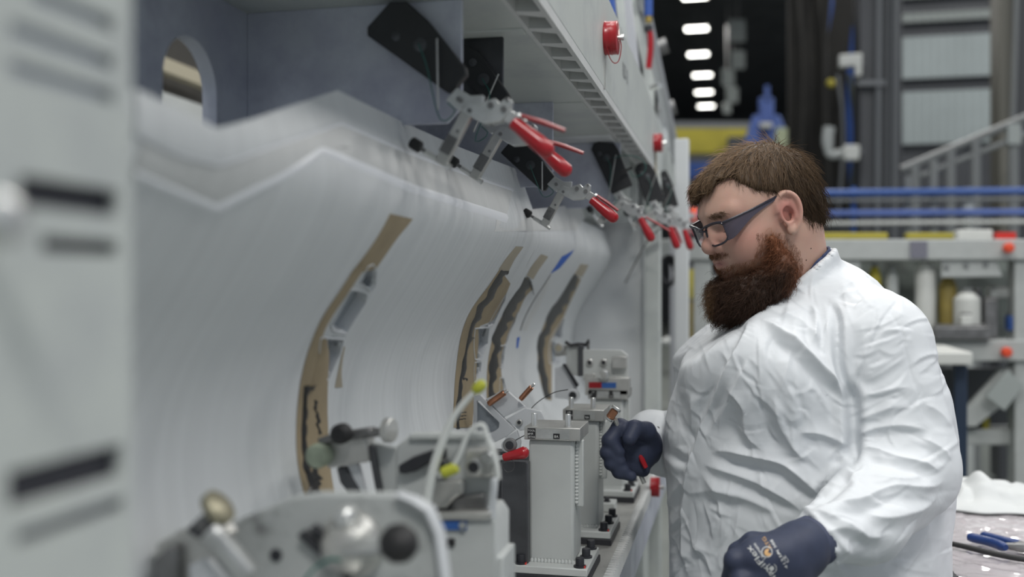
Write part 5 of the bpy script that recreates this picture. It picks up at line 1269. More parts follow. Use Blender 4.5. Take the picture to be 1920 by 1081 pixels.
# upright web and clamp block touching the panel slot
px_part(hB, z8((585, 360), (750, 400), (750, 650), (655, 650), (630, 520)), Y2 + 0.004, 0.012, 'web', 'grey_paint_dirty', 0.002)
px_part(hB, z8((590, 380), (625, 390), (672, 650), (640, 650)), Y2 - 0.004, 0.010, 'web_edge', 'dark_steel', 0.001)
px_part(hB, z8((350, 345), (580, 310), (600, 470), (380, 505)), Y2 - 0.01, 0.030, 'clamp_block', 'machined', 0.002)
px_part(hB, z8((315, 350), (400, 320), (610, 288), (615, 335), (430, 370), (345, 385)), Y2 - 0.018, 0.020, 'jaw', 'gun_steel', 0.003)
p = onY(*z8((335, 435))[0], Y2 - 0.02); MB().lathe(p + Vector((0, 0.02, 0)), p - Vector((0, 1, 0)), [(0, 0.0145), (0.026, 0.0145), (0.030, 0.012)], 24).build('round_pad', mat('pad_green', (0.33, 0.38, 0.29), 0.6, var=0.2, vscale=60), hB)
p = onY(*z8((465, 315))[0], Y2 - 0.02); MB().lathe(p, p - Vector((0, 1, 0)), [(0, 0.012), (0.012, 0.012), (0.016, 0.008)], 16).build('knob', 'black_rubber', hB)
MB().cyl(onY(*z8((520, 330))[0], Y2 - 0.012), onY(*z8((690, 305))[0], Y2 - 0.012), 0.0052).build('thumb_screw_shaft', 'gun_steel', hB)
a = onY(*z8((688, 300))[0], Y2 - 0.012); b = a + Vector((0.02, -0.004, 0))
MB().lathe(a, b, [(0, 0.0135), (0.001, 0.0145), (0.009, 0.0145), (0.010, 0.0135)], 24).build('thumb_screw_head', 'machined', hB)
px_part(hB, z8((425, 500), (475, 495), (560, 630), (490, 640), (445, 580)), Y2 + 0.0, 0.010, 'curved_strap', 'dark_steel', 0.002)
px_part(hB, z8((480, 480), (540, 475), (590, 650), (560, 650)), Y2 + 0.002, 0.008, 'curved_strap', 'white_machined', 0.001)
# plastic tubes with yellow tags
tb = crom([onY(*z8(q)[0], Y2 - 0.05) for q in ((905, 700), (940, 520), (985, 380), (1040, 250), (1100, 165), (1170, 90))], 30)
MB().tube(tb, [0.0052] * 12 + [0.0052 - 0.00012 * i for i in range(18)], 10).build('plastic_tube', 'tube_plastic', hB)
a, b = onY(*z8((1160, 95))[0], Y2 - 0.05), onY(*z8((1205, 55))[0], Y2 - 0.05); MB().lathe(a, b, [(0, 0.004), (0.004, 0.0065), (0.012, 0.0065), (0.016, 0.004)], 14).build('tube_tag', 'yellow_tag', hB)
MB().tube(crom([onY(*z8(q)[0], Y2 - 0.05) for q in ((1045, 500), (1085, 430), (1130, 320), (1200, 270), (1230, 330), (1280, 480), (1290, 560))], 30), 0.0028, 8).build('plastic_tube', 'tube_plastic', hB)
a, b = onY(*z8((990, 530))[0], Y2 - 0.05), onY(*z8((1040, 510))[0], Y2 - 0.05); MB().lathe(a, b, [(0, 0.005), (0.002, 0.0065), (0.016, 0.0065), (0.019, 0.005)], 14).build('tube_tag', 'yellow_tag', hB)
MB().cyl(onY(*z8((970, 542))[0], Y2 - 0.05), a, 0.0035).build('tube_end', 'bright_steel', hB)
# --- nearest, most blurred head
Y1 = 0.85
hA = thing('locating_head', 'large rounded grey fixture plate with a ball knob beside the end column', 'fixture', tuple(onY(620, 1081, Y1)), 'fixture heads facing the panel slots')
out = [(290, 1000), (420, 985), (480, 960), (545, 932), (600, 924), (735, 926), (775, 940), (800, 958), (815, 1000), (832, 1150), (270, 1150)]
px_part(hA, out, Y1, 0.014, 'head_plate', 'grey_paint_dirty', 0.003)
px_part(hA, [(735, 926), (775, 938), (803, 956), (822, 1000), (842, 1150), (832, 1150), (812, 1002), (795, 962), (770, 945)], Y1 - 0.012, 0.02, 'edge_flange', 'white_machined', 0.002)
p = onY(662, 1018, Y1); MB().lathe(p, p - Vector((0, 1, 0)), [(0, 0.030), (0.006, 0.030), (0.012, 0.024), (0.024, 0.021), (0.030, 0.012)], 24).build('hub', 'machined', hA)
p2 = onY(748, 1018, Y1 - 0.05)
MB().cyl(p - Vector((0, 0.02, 0)), p2, 0.009).build('lever_arm', 'bright_steel', hA)
MB().lathe(p2 - Vector((0, 0, 0)), p2 + Vector((0.02, -0.012, 0)), [(-0.018, 0.002), (-0.0155, 0.009), (-0.008, 0.015), (0.0, 0.017), (0.008, 0.015), (0.0155, 0.009), (0.018, 0.002)], 24).build('ball_knob', 'black_rubber', hA)
p3 = onY(655, 965, Y1 - 0.01); MB().lathe(p3, p3 - Vector((0, 1, 0)), [(0, 0.010), (0.014, 0.010), (0.018, 0.006)], 16).build('knob', 'bright_steel', hA)
for q in ([(556, 1004), (568, 994), (614, 1034), (602, 1046)], [(578, 992), (588, 984), (616, 1006), (606, 1014)], [(612, 1052), (630, 1044), (662, 1078), (650, 1092)]):
    px_part(hA, q, Y1 - 0.010, 0.008, 'spring_bar', 'black_part', 0.001)
p = onY(518, 1040, Y1); MB().cyl(p + Vector((0, 0.002, 0)), p - Vector((0, 0.0015, 0)), 0.006).build('hole_plug', 'black_part', hA)
MB().tube(crom([onY(u, v, Y1 - 0.03) for u, v in ((570, 1090), (590, 1065), (620, 1048), (640, 1050))], 12), 0.0016, 6).build('lanyard', 'green_wire', hA)
# its clamp block with thumb screw at the far left
Yc = 0.80
px_part(hA, [(292, 1020), (345, 990), (400, 985), (420, 1010), (370, 1081), (300, 1130), (285, 1130)], Yc, 0.03, 'clamp_block', 'machined', 0.003)
px_part(hA, [(285, 1050), (318, 1022), (332, 1032), (330, 1130), (285, 1130)], Yc - 0.012, 0.03, 'jaw', 'gun_steel', 0.003)
px_part(hA, [(345, 995), (375, 965), (402, 985), (372, 1012)], Yc - 0.008, 0.03, 'jaw', 'dark_steel', 0.003)
MB().cyl(onY(375, 985, Yc - 0.01), onY(408, 955, Yc - 0.01), 0.006).build('thumb_screw_shaft', 'gun_steel', hA)
a, b = onY(408, 952, Yc - 0.01), onY(428, 934, Yc - 0.01)
MB().lathe(a - (b-a)*0.3, b, [(0, 0.015), (0.001, 0.0165), (0.008, 0.0165), (0.009, 0.015)], 22).build('thumb_screw_head', mat('brass_dull', (0.30, 0.28, 0.20), 0.4, metal=0.6), hA)
a, b = onY(395, 995, Yc - 0.02), onY(470, 1081, Yc - 0.02); d = (b - a); ax = d.normalized(); x_, y_, _ = frame_z(ax)
hel = [a + d * (i / 160) + x_ * 0.0085 * math.cos(i * 0.6) + y_ * 0.0085 * math.sin(i * 0.6) for i in range(161)]
MB().tube(hel, 0.0022, 6).build('spring', 'bright_steel', hA)
px_part(hA, [(352, 1060), (385, 1045), (430, 1100), (430, 1150), (360, 1150)], Yc - 0.01, 0.01, 'slide_bar', 'white_machined', 0.002)
MB().tube([onY(430, 1090, Y1 + 0.02), (onY(430, 1090, Y1).x, Y1 + 0.02, LEDZ)], 0.02).build('stand', 'grey_paint', hA)
px_part(hA, [(480, 1100), (800, 1100), (800, 1160), (480, 1160)], Y1 + 0.014, 0.05, 'stand', 'grey_paint', 0.002)
a = onY(640, 1150, Y1); MB().span(a.x - 0.06, a.x + 0.06, Y1 + 0.016, Y1 + 0.09, LEDZ, a.z + 0.02).build('stand', 'grey_paint', hA, 0.002)
a = onY(870, 1081, Y2); MB().span(a.x - 0.05, a.x + 0.05, Y2 - 0.015, Y2 + 0.05, LEDZ, a.z + 0.03).build('stand', 'grey_paint_dirty', hB, 0.002)

# ================================================================== fittings on the header face
tr = thing('reflector_disc', 'red round cap on a wire loop on the header beam face', 'cap', tuple(onX(1140, 72, XE)), 'red round caps on the jig faces')
def red_cap(t, X, u, v, r, L):
    p = onX(u, v, X)
    MB().lathe(p, p + Vector((1, 0, 0)), [(0, r), (0.002, r * 1.03), (0.004, r), (L * 0.45, r), (L * 0.47, r * 1.02), (L * 0.55, r * 1.02), (L * 0.57, r), (L - 0.003, r), (L - 0.001, r * 1.03), (L, r * 0.98)], 28).build('drum', 'red_grip', t)
    MB().lathe(p + Vector((L, 0, 0)), p + Vector((1, 0, 0)), [(0, 0.004), (0.006, 0.004), (0.0062, 0.006), (0.011, 0.006), (0.012, 0.004)], 10).build('nut', 'bright_steel', t)
    return p
pc = red_cap(tr, XE, 1134, 72, 0.032, 0.026)
lp_ = [pc + Vector((a, b, c)) for a, b, c in ((0.003, -0.03, 0.0), (0.006, -0.028, -0.02), (0.012, -0.02, -0.042), (0.020, -0.012, -0.052), (0.028, -0.004, -0.045), (0.032, 0.0, -0.02), (0.030, 0.002, -0.004))]
MB().tube(crom(lp_, 24), 0.0010, 6).build('wire_loop', 'red_part', tr)
ht = pc + Vector((0.001, -0.008, -0.075)); MB().box(ht, (0.002, 0.010, 0.05)).build('hook_strip', 'machined', tr)
t2 = thing('reflector_disc', 'red round cap low on the header beam face above the last clamps', 'cap', tuple(onX(1228, 268, XE)), 'red round caps on the jig faces'); red_cap(t2, XE, 1226, 268, 0.028, 0.026)
p = onX(1228, 300, XE); MB().box(p + Vector((0.003, 0, -0.02)), (0.004, 0.02, 0.09)).build('hook_strip', 'beam_pale', t2)
t3 = thing('reflector_disc', 'red round cap on the ledge face under the gloved fist', 'cap', tuple(onX(1222, 912, XL)), 'red round caps on the jig faces'); red_cap(t3, XL, 1220, 912, 0.024, 0.022)
# stencilled mark on the header face
for i, (u, v) in enumerate(((1166, 140), (1172, 155))):
    p = onX(u, v, XE); print_on('1B7-0' if i == 0 else '', (XE + 0.0004, p.y, p.z), (0, 1, 0), (0, 0, 1), 0.05, 'grey_print', header) if i == 0 else None
# second frame behind the header: posts, rails, hoses
fr = thing('support_frame', 'white upright frame with air hoses standing behind the header beam', 'frame', (-0.5, 3.4, 0))
mat('blue_steel', (0.03, 0.09, 0.35), 0.45); mat('alu', (0.50, 0.51, 0.54), 0.35, metal=0.4)
def slab(pts, Y, th, name, m): return plateY(MB(), pts, Y, th).build(name, m, fr, 0.002)
slab([(1168, -30), (1180, -30), (1200, 135), (1200, 228), (1182, 228), (1170, 60)], 2.95, 0.02, 'plate', 'alu')
slab([(1172, -30), (1186, -30), (1226, 150), (1226, 270), (1206, 270), (1206, 130)], 3.4, 0.03, 'plate', 'painted_panel')
slab([(1134, -30), (1150, -30), (1166, 176), (1150, 176)], 2.5, 0.02, 'cover', 'blue_steel')
slab([(1150, -40), (1166, -40), (1186, 203), (1174, 203)], 2.7, 0.02, 'post', 'painted_panel')
slab([(1233, 168), (1252, 172), (1252, 305), (1233, 305)], 3.9, 0.03, 'post', 'laminate')
slab([(1262, 262), (1288, 262), (1288, 420), (1262, 420)], 4.3, 0.03, 'post', 'laminate') if False else None
MB().cyl(onY(1196, -40, 3.3), onY(1268, 300, 4.1), 0.022, n=14).build('diagonal_tube', 'alu', fr)
for u, v, Y in ((1236, 90, 3.7), (1252, 205, 3.9)): p = onY(u, v, Y); MB().cyl(p + Vector((-0.03, 0, -0.01)), p + Vector((0.03, 0, 0.01)), 0.03, n=12).build('tube_joint', 'gun_steel', fr)
MB().tube(crom([onY(u, v, 3.3) for u, v in ((1217, 50), (1220, 75), (1219, 100), (1216, 128))], 14), 0.010, 10).build('air_hose', 'red_grip', fr)
p = onY(1216, 42, 3.3); MB().cyl(p, p + Vector((0, 0, 0.02)), 0.012).build('fitting', mat('brass', (0.45, 0.33, 0.10), 0.35, metal=0.8), fr)
MB().cyl(p + Vector((0, 0, 0.02)), p + Vector((0, 0, 0.10)), 0.014).build('valve', 'blue_steel', fr)
p = onY(1216, 60, 3.3); MB().cyl(p, p + Vector((0, 0, 0.02)), 0.013).build('coupling', 'black_part', fr)
MB().tube([onY(1200, 145, 3.1), onY(1201, 158, 3.1)], 0.007).build('air_hose', 'red_grip', fr)
p = onY(1222, 165, 3.3); MB().cyl(p, p + Vector((0.03, -0.03, 0)), 0.010).build('fitting', 'bright_steel', fr)
slab([(1256, 280), (1274, 280), (1274, 1165), (1256, 1165)], 4.42, 0.03, 'post', 'alu')
for u, v, lb in ((1265, 312, 'small orange red lamp high on the end frame beside the black clamp plates'), (1288, 370, 'tall orange red lamp on the end frame above the last red grip'), (1300, 405, 'orange red lamp on the end frame nearest to the safety glasses')):
    lt_ = thing('warning_light', lb, 'lamp', tuple(onY(u, v, 4.5)), 'orange lamps behind the jig end'); p = onY(u, v, 4.5)
    MB().lathe(p + Vector((0, 0.03, -0.02)), p + Vector((0, 0.03, 1)), [(0, 0.014), (0.02, 0.017), (0.055, 0.017), (0.065, 0.010)], 14).build('lens', mat('orange_lamp', (0.75, 0.10, 0.04), 0.4, emit=(1.0, 0.12, 0.05), estr=0.25), lt_)
    MB().box(p + Vector((0, 0.05, 0)), (0.02, 0.03, 0.09)).build('bracket', 'alu', lt_)
    if u > 1270: q = onY(1270, v, 4.43); MB().span(q.x, p.x, 4.455, 4.47, p.z - 0.012, p.z + 0.012).build('arm', 'alu', lt_); MB().span(p.x - 0.01, p.x + 0.01, 4.46, 4.54, p.z - 0.01, p.z + 0.01).build('arm', 'alu', lt_)
sp = thing('cable_bundle', 'dark coiled cable bundle hanging on the end post behind the jig', 'cable', tuple(onY(1258, 520, 4.0)))
for i in range(5):
    a0 = onY(1255, 505, 4.0); MB().tube([a0 + Vector((0.035 * math.cos(w) - 0.004 * i, 0.006 * i, 0.055 * math.sin(w) - 0.004 * i)) for w in np.linspace(0, 6.2, 20)], 0.007, 6).build('loop', 'black_part', sp)
# ================================================================== the hall behind
mat('column_dark', (0.060, 0.064, 0.072), 0.5, var=0.15, vscale=2); mat('column_line', (0.16, 0.17, 0.18), 0.5); mat('wall_panel', (0.42, 0.47, 0.475), 0.6, var=0.06, vscale=2)
mat('rail_blue', (0.035, 0.10, 0.34), 0.4); mat('rail_pale', (0.19, 0.20, 0.20), 0.4); mat('frame_pale', (0.42, 0.44, 0.43), 0.5, var=0.05); mat('crane_yellow', (0.42, 0.36, 0.035), 0.5, var=0.1, vscale=3)
mat('blue_cover', (0.09, 0.15, 0.42), 0.6, var=0.15, vscale=4); mat('blue_paint', (0.012, 0.06, 0.26), 0.5); mat('pale_box', (0.60, 0.61, 0.58), 0.5); mat('drape_dark', (0.008, 0.0075, 0.006), 0.8, var=0.4, vscale=5)
mat('ochre', (0.26, 0.20, 0.05), 0.6, var=0.2, vscale=10); mat('lamp_face', (1, 1, 1), 0.5, emit=(1.0, 0.98, 0.92), estr=9.0); mat('lamp_body', (0.10, 0.10, 0.10), 0.5); mat('sign_grey', (0.33, 0.36, 0.35), 0.5); mat('deep_blue', (0.015, 0.03, 0.06), 0.5)
def Yof(u, d): return W(u, 540, d).y
def pbox(par, u0, u1, v0, v1, Y, th, name, m, bev=0.0): return plateY(MB(), [(u0, v1), (u1, v1), (u1, v0), (u0, v0)], Y, th).build(name, m, par, bev)
# ceiling lamps in view
for i, (u, v, pw) in enumerate(((1324, 199, 60), (1320, 173, 60), (1317, 141, 60), (1309, 102, 60), (1306, 54, 60), (1303, -6, 60))):
    d = (8.55 - CZ) * F / (540.5 - v); p = W(u, v, d)
    t = thing('ceiling_lamp', 'bright white high bay lamp in the row above the yellow crane beam', 'lamp', tuple(p), 'row of ceiling lamps')
    MB().box(p + Vector((0, 0, 0.06)), (0.62, 0.34, 0.10)).build('housing', 'lamp_body', t, 0.01)
    MB().box(p, (0.58, 0.30, 0.02)).build('diffuser', 'lamp_face', t)
    MB().cyl(p + Vector((0, 0, 0.1)), p + Vector((0, 0, 0.66)), 0.015, n=8).build('hanger', 'lamp_body', t)
for x, y, pw in ((0.5, 9, 180), (5, 9, 260), (5, 15, 300), (-0.96, 16, 250), (5, 24, 300), (-0.96, 26, 250)):  # row lamps continued, plus unseen lamps added to brighten the far hall
    area_lamp('high_bay_and_fill_light', (x, y, 8.3), 1.2, 0.8, pw)
# hanging grey panels beside the lamps
for i, (u, v, s) in enumerate(((1382, 57, 34), (1384, 112, 28), (1365, 145, 26), (1373, 178, 24), (1363, 203, 16))):
    Y = 24 + 0.5 * i; t = thing('hanging_sign', 'pale hanging panel beside the row of ceiling lamps', 'sign', tuple(onY(u, v, Y)), 'grey panels hung beside the ceiling lamps')
    pbox(t, u - s * 0.45, u + s * 0.45, v - s * 0.6, v + s * 0.6, Y, 0.05, 'panel', 'sign_grey', 0.01)
    p = onY(u, v - s * 0.6, Y); MB().cyl(p + Vector((0, 0.02, 0)), (p.x, p.y + 0.02, 9.2), 0.02, n=6).build('hanger', 'lamp_body', t)
# one thin roof beam behind the lamps
t = thing('roof_beam', 'thin grey roof beam crossing behind the ceiling lamps', 'beam', tuple(onY(1400, 62, 34)))
p = onY(1235, 64, 34); q = onY(1480, 64, 34)
MB().span(p.x, q.x, 34, 34.2, p.z - 0.10, p.z + 0.10).build('flange', 'column_line', t)
for k in range(4): MB().cyl((p.x + 0.5 + k * 1.2, 34.1, p.z + 0.1), (p.x + 0.9 + k * 1.2, 34.1, max(p.z + 0.2, 9.2)), 0.05, n=6).build('strut', 'column_dark', t)
# yellow crane beam and blue machine behind the head
t = thing('crane_beam', 'yellow overhead crane beam far behind the jig end', 'crane', tuple(onY(1335, 262, 17)))
pbox(t, 1200, 1402, 238, 288, 17, 0.3, 'girder', 'crane_yellow', 0.02); pbox(t, 1195, 1410, 228, 240, 17, 0.5, 'top_flange', 'column_line', 0.0); pbox(t, 1364, 1398, 256, 300, 16.8, 0.2, 'trolley', 'column_dark')
pbox(t, 1190, 1215, 240, 900, 17.1, 0.3, 'leg', 'column_dark'); pbox(t, 1398, 1416, 240, 900, 17.1, 0.3, 'leg', 'column_dark')
t = thing('covered_machine', 'tall machine under a light blue peaked cover behind the head', 'machine', tuple(onY(1437, 300, 13)))
plateY(MB(), [(1388, 285), (1412, 215), (1423, 215), (1427, 285)], 13, 0.4).build('cover_side', 'blue_cover', t, 0.02); plateY(MB(), [(1427, 285), (1450, 215), (1462, 215), (1490, 285)], 13, 0.4).build('cover_side', 'blue_cover', t, 0.02)
pbox(t, 1423, 1451, 182, 285, 13.1, 0.3, 'mast', 'blue_cover', 0.02); pbox(t, 1434, 1443, 160, 190, 13.1, 0.1, 'mast_top', 'blue_cover'); pbox(t, 1424, 1448, 229, 240, 12.95, 0.1, 'clip', 'pale_box', 0.02)
plateY(MB(), [(1450, 285), (1456, 238), (1480, 240), (1487, 285)], 12.9, 0.1).build('side_pane', mat('pale_green', (0.45, 0.50, 0.33), 0.5), t, 0.01); pbox(t, 1388, 1490, 285, 900, 13, 0.5, 'body', 'deep_blue')
t = thing('blue_crate', 'deep blue equipment cabinet behind the jig end and the forehead', 'cabinet', tuple(onY(1330, 320, 11)))
pbox(t, 1272, 1362, 304, 336, 11, 0.5, 'body', 'blue_paint', 0.02); pbox(t, 1272, 1362, 290, 304, 11.05, 0.4, 'lid', 'column_dark'); pbox(t, 1272, 1362, 336, 420, 11.05, 0.4, 'base', 'column_dark'); pbox(t, 1272, 1300, 420, 960, 11.1, 0.3, 'leg', 'column_dark'); pbox(t, 1340, 1362, 420, 960, 11.1, 0.3, 'leg', 'column_dark')
# dark hanging hoses, column, wall panels
t = thing('hose_drape', 'dark bundle of hanging hoses and curtains left of the steel column', 'hoses', tuple(onY(1545, 400, 10.5)))
for i, (u, v0, v1, w, m) in enumerate(((1490, -40, 400, 22, 'drape_dark'), (1512, -40, 400, 16, 'drape_dark'), (1530, -40, 420, 22, 'drape_dark'), (1553, -40, 420, 14, 'drape_dark'), (1570, 140, 420, 6, 'column_line'), (1580, 120, 420, 10, 'drape_dark'), (1592, 140, 420, 8, mat('dull_green', (0.035, 0.045, 0.035), 0.7)), (1604, 50, 420, 13, 'blue_paint'), (1545, -40, 70, 12, 'blue_paint'))):
    p, q = onY(u, v0, 10.5 + 0.1 * (i % 3)), onY(u + (3 if i < 4 else 0), v1, 10.5 + 0.1 * (i % 3)); MB().tube(crom([p, p.lerp(q, 0.4) + Vector((0.06 * (-1) ** i, 0, 0)), q], 10), w / F * 10.5 / 2, 8).build('hose', m, t)
pbox(t, 1478, 1612, -60, 420, 11.2, 0.2, 'back_board', 'drape_dark')
pbox(t, 1490, 1600, 420, 940, 11.2, 0.2, 'stand', 'column_dark')
t = thing('steel_column', 'broad dark steel roof column with pale conduits', 'column', tuple(onY(1652, 540, 9.0)))
pbox(t, 1612, 1692, -200, 880, 9.0, 0.5, 'shaft', 'column_dark', 0.01)
for u, w in ((1646, 5), (1677, 4), (1664, 2)): p, q = onY(u + 4, -150, 8.94), onY(u - 4, 870, 8.94); MB().cyl(p, q, w / F * 9, n=8).build('conduit', 'column_line', t)
pbox(t, 1608, 1660, 150, 160, 8.9, 0.05, 'strap', 'column_line')
t = thing('side_column', 'brownish steel column at the edge of the corrugated wall', 'column', tuple(onY(1887, 540, 8.5)))
pbox(t, 1874, 1898, -150, 620, 8.5, 0.3, 'shaft', mat('column_brown', (0.15, 0.145, 0.12), 0.5), 0.01); pbox(t, 1898, 1990, -150, 620, 8.6, 0.3, 'web', 'column_dark')
p, q = onY(1909, -100, 8.4), onY(1899, 225, 8.4); MB().cyl(p, q, 0.02, n=8).build('conduit', 'rail_pale', t); pbox(t, 1874, 1898, 620, 900, 8.5, 0.3, 'foot', 'column_dark')
t = thing('wall_cladding', 'pale corrugated wall cladding beyond the columns', 'cladding', tuple(onY(1785, 200, 13)))
for v0, v1 in ((-120, 0), (8, 45), (54, 150), (160, 272)):
    a, b = onY(1640, v1, 13), onY(1990, v0, 13); n = 44; pts = []
    for i in range(n + 1):
        x = a.x + (b.x - a.x) * i / n; pts.append((x, 13 + (0.03 if i % 2 else 0.0)))
    vs = [(x, y, a.z) for x, y in pts] + [(x, y, b.z) for x, y in pts]; fs = [(i, i+1, n+2+i, n+1+i) for i in range(n)]
    MB().add(vs, fs).build('cladding_sheet', 'wall_panel' if v0 > 10 else 'sign_grey', t, sharp=20)
a, b = onY(1640, 900, 13.1), onY(1990, -150, 13.1); MB().span(a.x, b.x, 13.1, 13.2, 0, b.z).build('frame_board', 'column_dark', t)
# far camera boxes on the column
t = thing('camera_box', 'white angled camera box left of the steel column', 'camera', tuple(onY(1595, 118, 8.9)))
plateY(MB(), [(1574, 102), (1617, 99), (1616, 142), (1604, 142), (1604, 122), (1574, 125)], 8.9, 0.1).build('housing', 'pale_box', t, 0.01); MB().cyl(onY(1610, 120, 8.98), onY(1625, 120, 9.05), 0.02).build('bracket', 'column_line', t)
t = thing('lamp_fitting', 'pale tube fitting with a square white box left of the steel column', 'fitting', tuple(onY(1575, 280, 8.9)))
MB().tube(crom([onY(u, v, 8.95) for u, v in ((1555, 238), (1552, 262), (1556, 288), (1575, 288), (1590, 284))], 16), [0.05] * 7 + [0.04] * 9, 8).build('tube', 'frame_pale', t)
pbox(t, 1583, 1612, 271, 299, 8.85, 0.12, 'box', 'pale_box', 0.01); MB().cyl(onY(1600, 285, 8.95), onY(1618, 285, 9.02), 0.02).build('bracket', 'column_line', t)
t = bpy.data.objects['hose_drape']; p = onY(1557, 158, 10.32); MB().lathe(p, p - Vector((0, 1, 0)), [(0, 0.03), (0.05, 0.045), (0.09, 0.03)], 12).build('knob', 'crane_yellow', t)
# blue walkway railing with a stair rail behind
t = thing('walkway_railing', 'blue and grey walkway railing running behind the worker', 'railing', tuple(onY(1740, 560, 6.8)))
for v0, v1, w, m in ((362, 358, 13, 'rail_blue'), (375, 373, 6, 'rail_pale'), (399, 398, 11, 'blue_cover'), (418, 416, 7, 'pale_box')):
    MB().cyl(onY(1255, v0 + 3, 6.8), onY(1990, v1 - 1, 6.8), w / F * 6.8 / 2, n=10).build('rail', m, t)
for u, v0, v1, w, m in ((1750, 300, 470, 15, 'rail_pale'), (1702, 330, 470, 12, 'rail_pale'), (1815, 352, 470, 20, 'frame_pale'), (1600, 350, 470, 9, 'rail_blue'), (1440, 350, 470, 9, 'rail_blue')):
    p, q = onY(u, v0, 6.85), onY(u, v1, 6.85); MB().cyl(p, (q.x, q.y, 0), w / F * 6.8 / 2, n=10).build('rail_post', m, t)
t = thing('stair_rail', 'sloping grey stair handrail rising to the side column', 'railing', tuple(onY(1800, 400, 7.6)))
MB().cyl(onY(1690, 318, 7.6), onY(1990, 192, 7.6), 0.03, n=10).build('handrail', 'rail_pale', t); MB().cyl(onY(1725, 330, 7.6), onY(1990, 225, 7.6), 0.022, n=10).build('handrail', 'rail_pale', t); MB().cyl(onY(1750, 322, 7.65), onY(1990, 222, 7.65), 0.018, n=10).build('handrail', 'rail_blue', t)
for u, v in ((1782, 280), (1829, 262), (1900, 232), (1715, 305)): p = onY(u, v, 7.6); MB().cyl(p, (p.x, p.y, 0), 0.035, n=10).build('stair_post', 'rail_pale', t)
pbox(t, 1890, 1915, 232, 270, 7.55, 0.05, 'bracket', 'sign_grey')
# second fixture frame behind the worker
t = thing('assembly_stand', 'pale grey fixture frame with red knobs standing behind the worker', 'frame', tuple(onY(1780, 800, 4.6))); YF = 4.6
pbox(t, 1235, 1990, 448, 487, YF, 0.16, 'top_beam', 'frame_pale', 0.006); pbox(t, 1560, 1990, 637, 677, YF, 0.16, 'middle_beam', 'frame_pale', 0.006); pbox(t, 1560, 1990, 804, 834, YF + 0.1, 0.16, 'bottom_beam', 'frame_pale', 0.006)
pbox(t, 1707, 1739, 452, 484, YF - 0.012, 0.012, 'label_plate', mat('mauve', (0.17, 0.17, 0.21), 0.5), 0)
for u in (1905, 1580, 1300): p = onY(u, 487, YF); q = onY(u + 34, 487, YF); MB().span(p.x, q.x, YF + 0.02, YF + 0.14, 0, p.z).build('leg', 'frame_pale', t, 0.005)
for u, v in ((1887, 465), (1883, 659)):
    p = onY(u, v, YF); MB().lathe(p, p - Vector((0, 1, 0)), [(0, 0.010), (0.02, 0.010), (0.022, 0.022), (0.045, 0.022), (0.055, 0.014)], 16).build('red_knob', 'orange_red', t)
pbox(t, 1868, 1905, 435, 449, YF + 0.05, 0.05, 'red_strip', 'red_dot')
plateY(MB(), [(1765, 487), (1868, 487), (1880, 518), (1765, 520)], YF + 0.02, 0.03).build('gusset', 'frame_pale', t, 0.003)
for u, v in ((1774, 501), (1811, 498), (1848, 496)): p = onY(u, v, YF + 0.018); MB().cyl(p, p - Vector((0, 0.005, 0)), 0.012, n=12).build('bolt', 'rail_pale', t)
plateY(MB(), [(1808, 770), (1880, 690), (1930, 690), (1930, 720), (1830, 800), (1808, 800)], YF + 0.05, 0.05).build('brace', 'frame_pale', t, 0.004)
plateY(MB(), [(1848, 742), (1890, 694), (1921, 722), (1884, 770)], YF - 0.03, 0.03).build('paper_plate', 'sign_grey', t, 0.002)
def bottle(label, u, v0, v1, w, m, Y=YF - 0.03, cap=None, name='canister', cat='canister'):
    t = thing(name, label, cat, tuple(onY(u, v1, Y))); p, q = onY(u, v1, Y), onY(u, v0, Y); r = w / F * Y / 2; L = q.z - p.z
    MB().lathe(p, p + Vector((0, 0, 1)), [(0, r * 0.96), (0.005, r), (L * 0.86, r), (L * 0.93, r * 0.8), (L, r * 0.5)], 18).build('body', m, t)
    MB().cyl(p + Vector((0, 0, L)), p + Vector((0, 0, L + 0.02)), r * 0.45, n=12).build('cap', cap or 'rail_pale', t); return t
bottle('tall white canister on the fixture frame shelf', 1735, 492, 637, 34, 'pale_box', YF + 0.10); bottle('ochre bottle between two white canisters', 1777, 520, 637, 30, 'ochre', YF + 0.12); bottle('stubby white canister with a round cap on the fixture frame', 1813, 548, 637, 44, 'pale_box', YF + 0.06)
bottle('pale narrow canister close to the shoulder', 1672, 505, 637, 22, 'frame_pale', YF + 0.12); bottle('yellow bottle hidden partly by the shoulder', 1640, 500, 637, 22, 'crane_yellow', YF + 0.12); bottle('small yellow bottle seen beside the collar', 1590, 500, 637, 22, 'crane_yellow', YF + 0.12)
def junk(label, name, cat, u0, u1, v0, v1, m, Y=YF + 0.05, lid=True):
    t = thing(name, label, cat, tuple(onY((u0 + u1) / 2, v1, Y))); pbox(t, u0, u1, v0, v1, Y, 0.08, 'body', m, 0.006)
    if lid: pbox(t, u0 + 2, u1 - 2, v0 - 4, v0, Y + 0.01, 0.06, 'lid', 'gun_steel', 0.002)
junk('dark upright gauge between the canisters', 'gauge', 'gauge', 1829, 1842, 545, 590, 'black_part'); junk('blue knobbed valve on the frame near the side column', 'valve', 'valve', 1892, 1912, 592, 620, 'rail_blue')
junk('dark tool tray in front of the canisters', 'tool_tray', 'tray', 1752, 1860, 612, 637, 'gun_steel', YF - 0.04); junk('white tub lying on the tray', 'tub', 'tub', 1802, 1824, 590, 612, 'pale_box', YF - 0.03); junk('grey clamp body beside the stubby canister', 'clamp_body', 'clamp', 1846, 1872, 560, 637, 'gun_steel'); junk('black strap box under the gusset', 'strap_box', 'box', 1856, 1900, 540, 558, 'frame_pale', YF + 0.12)
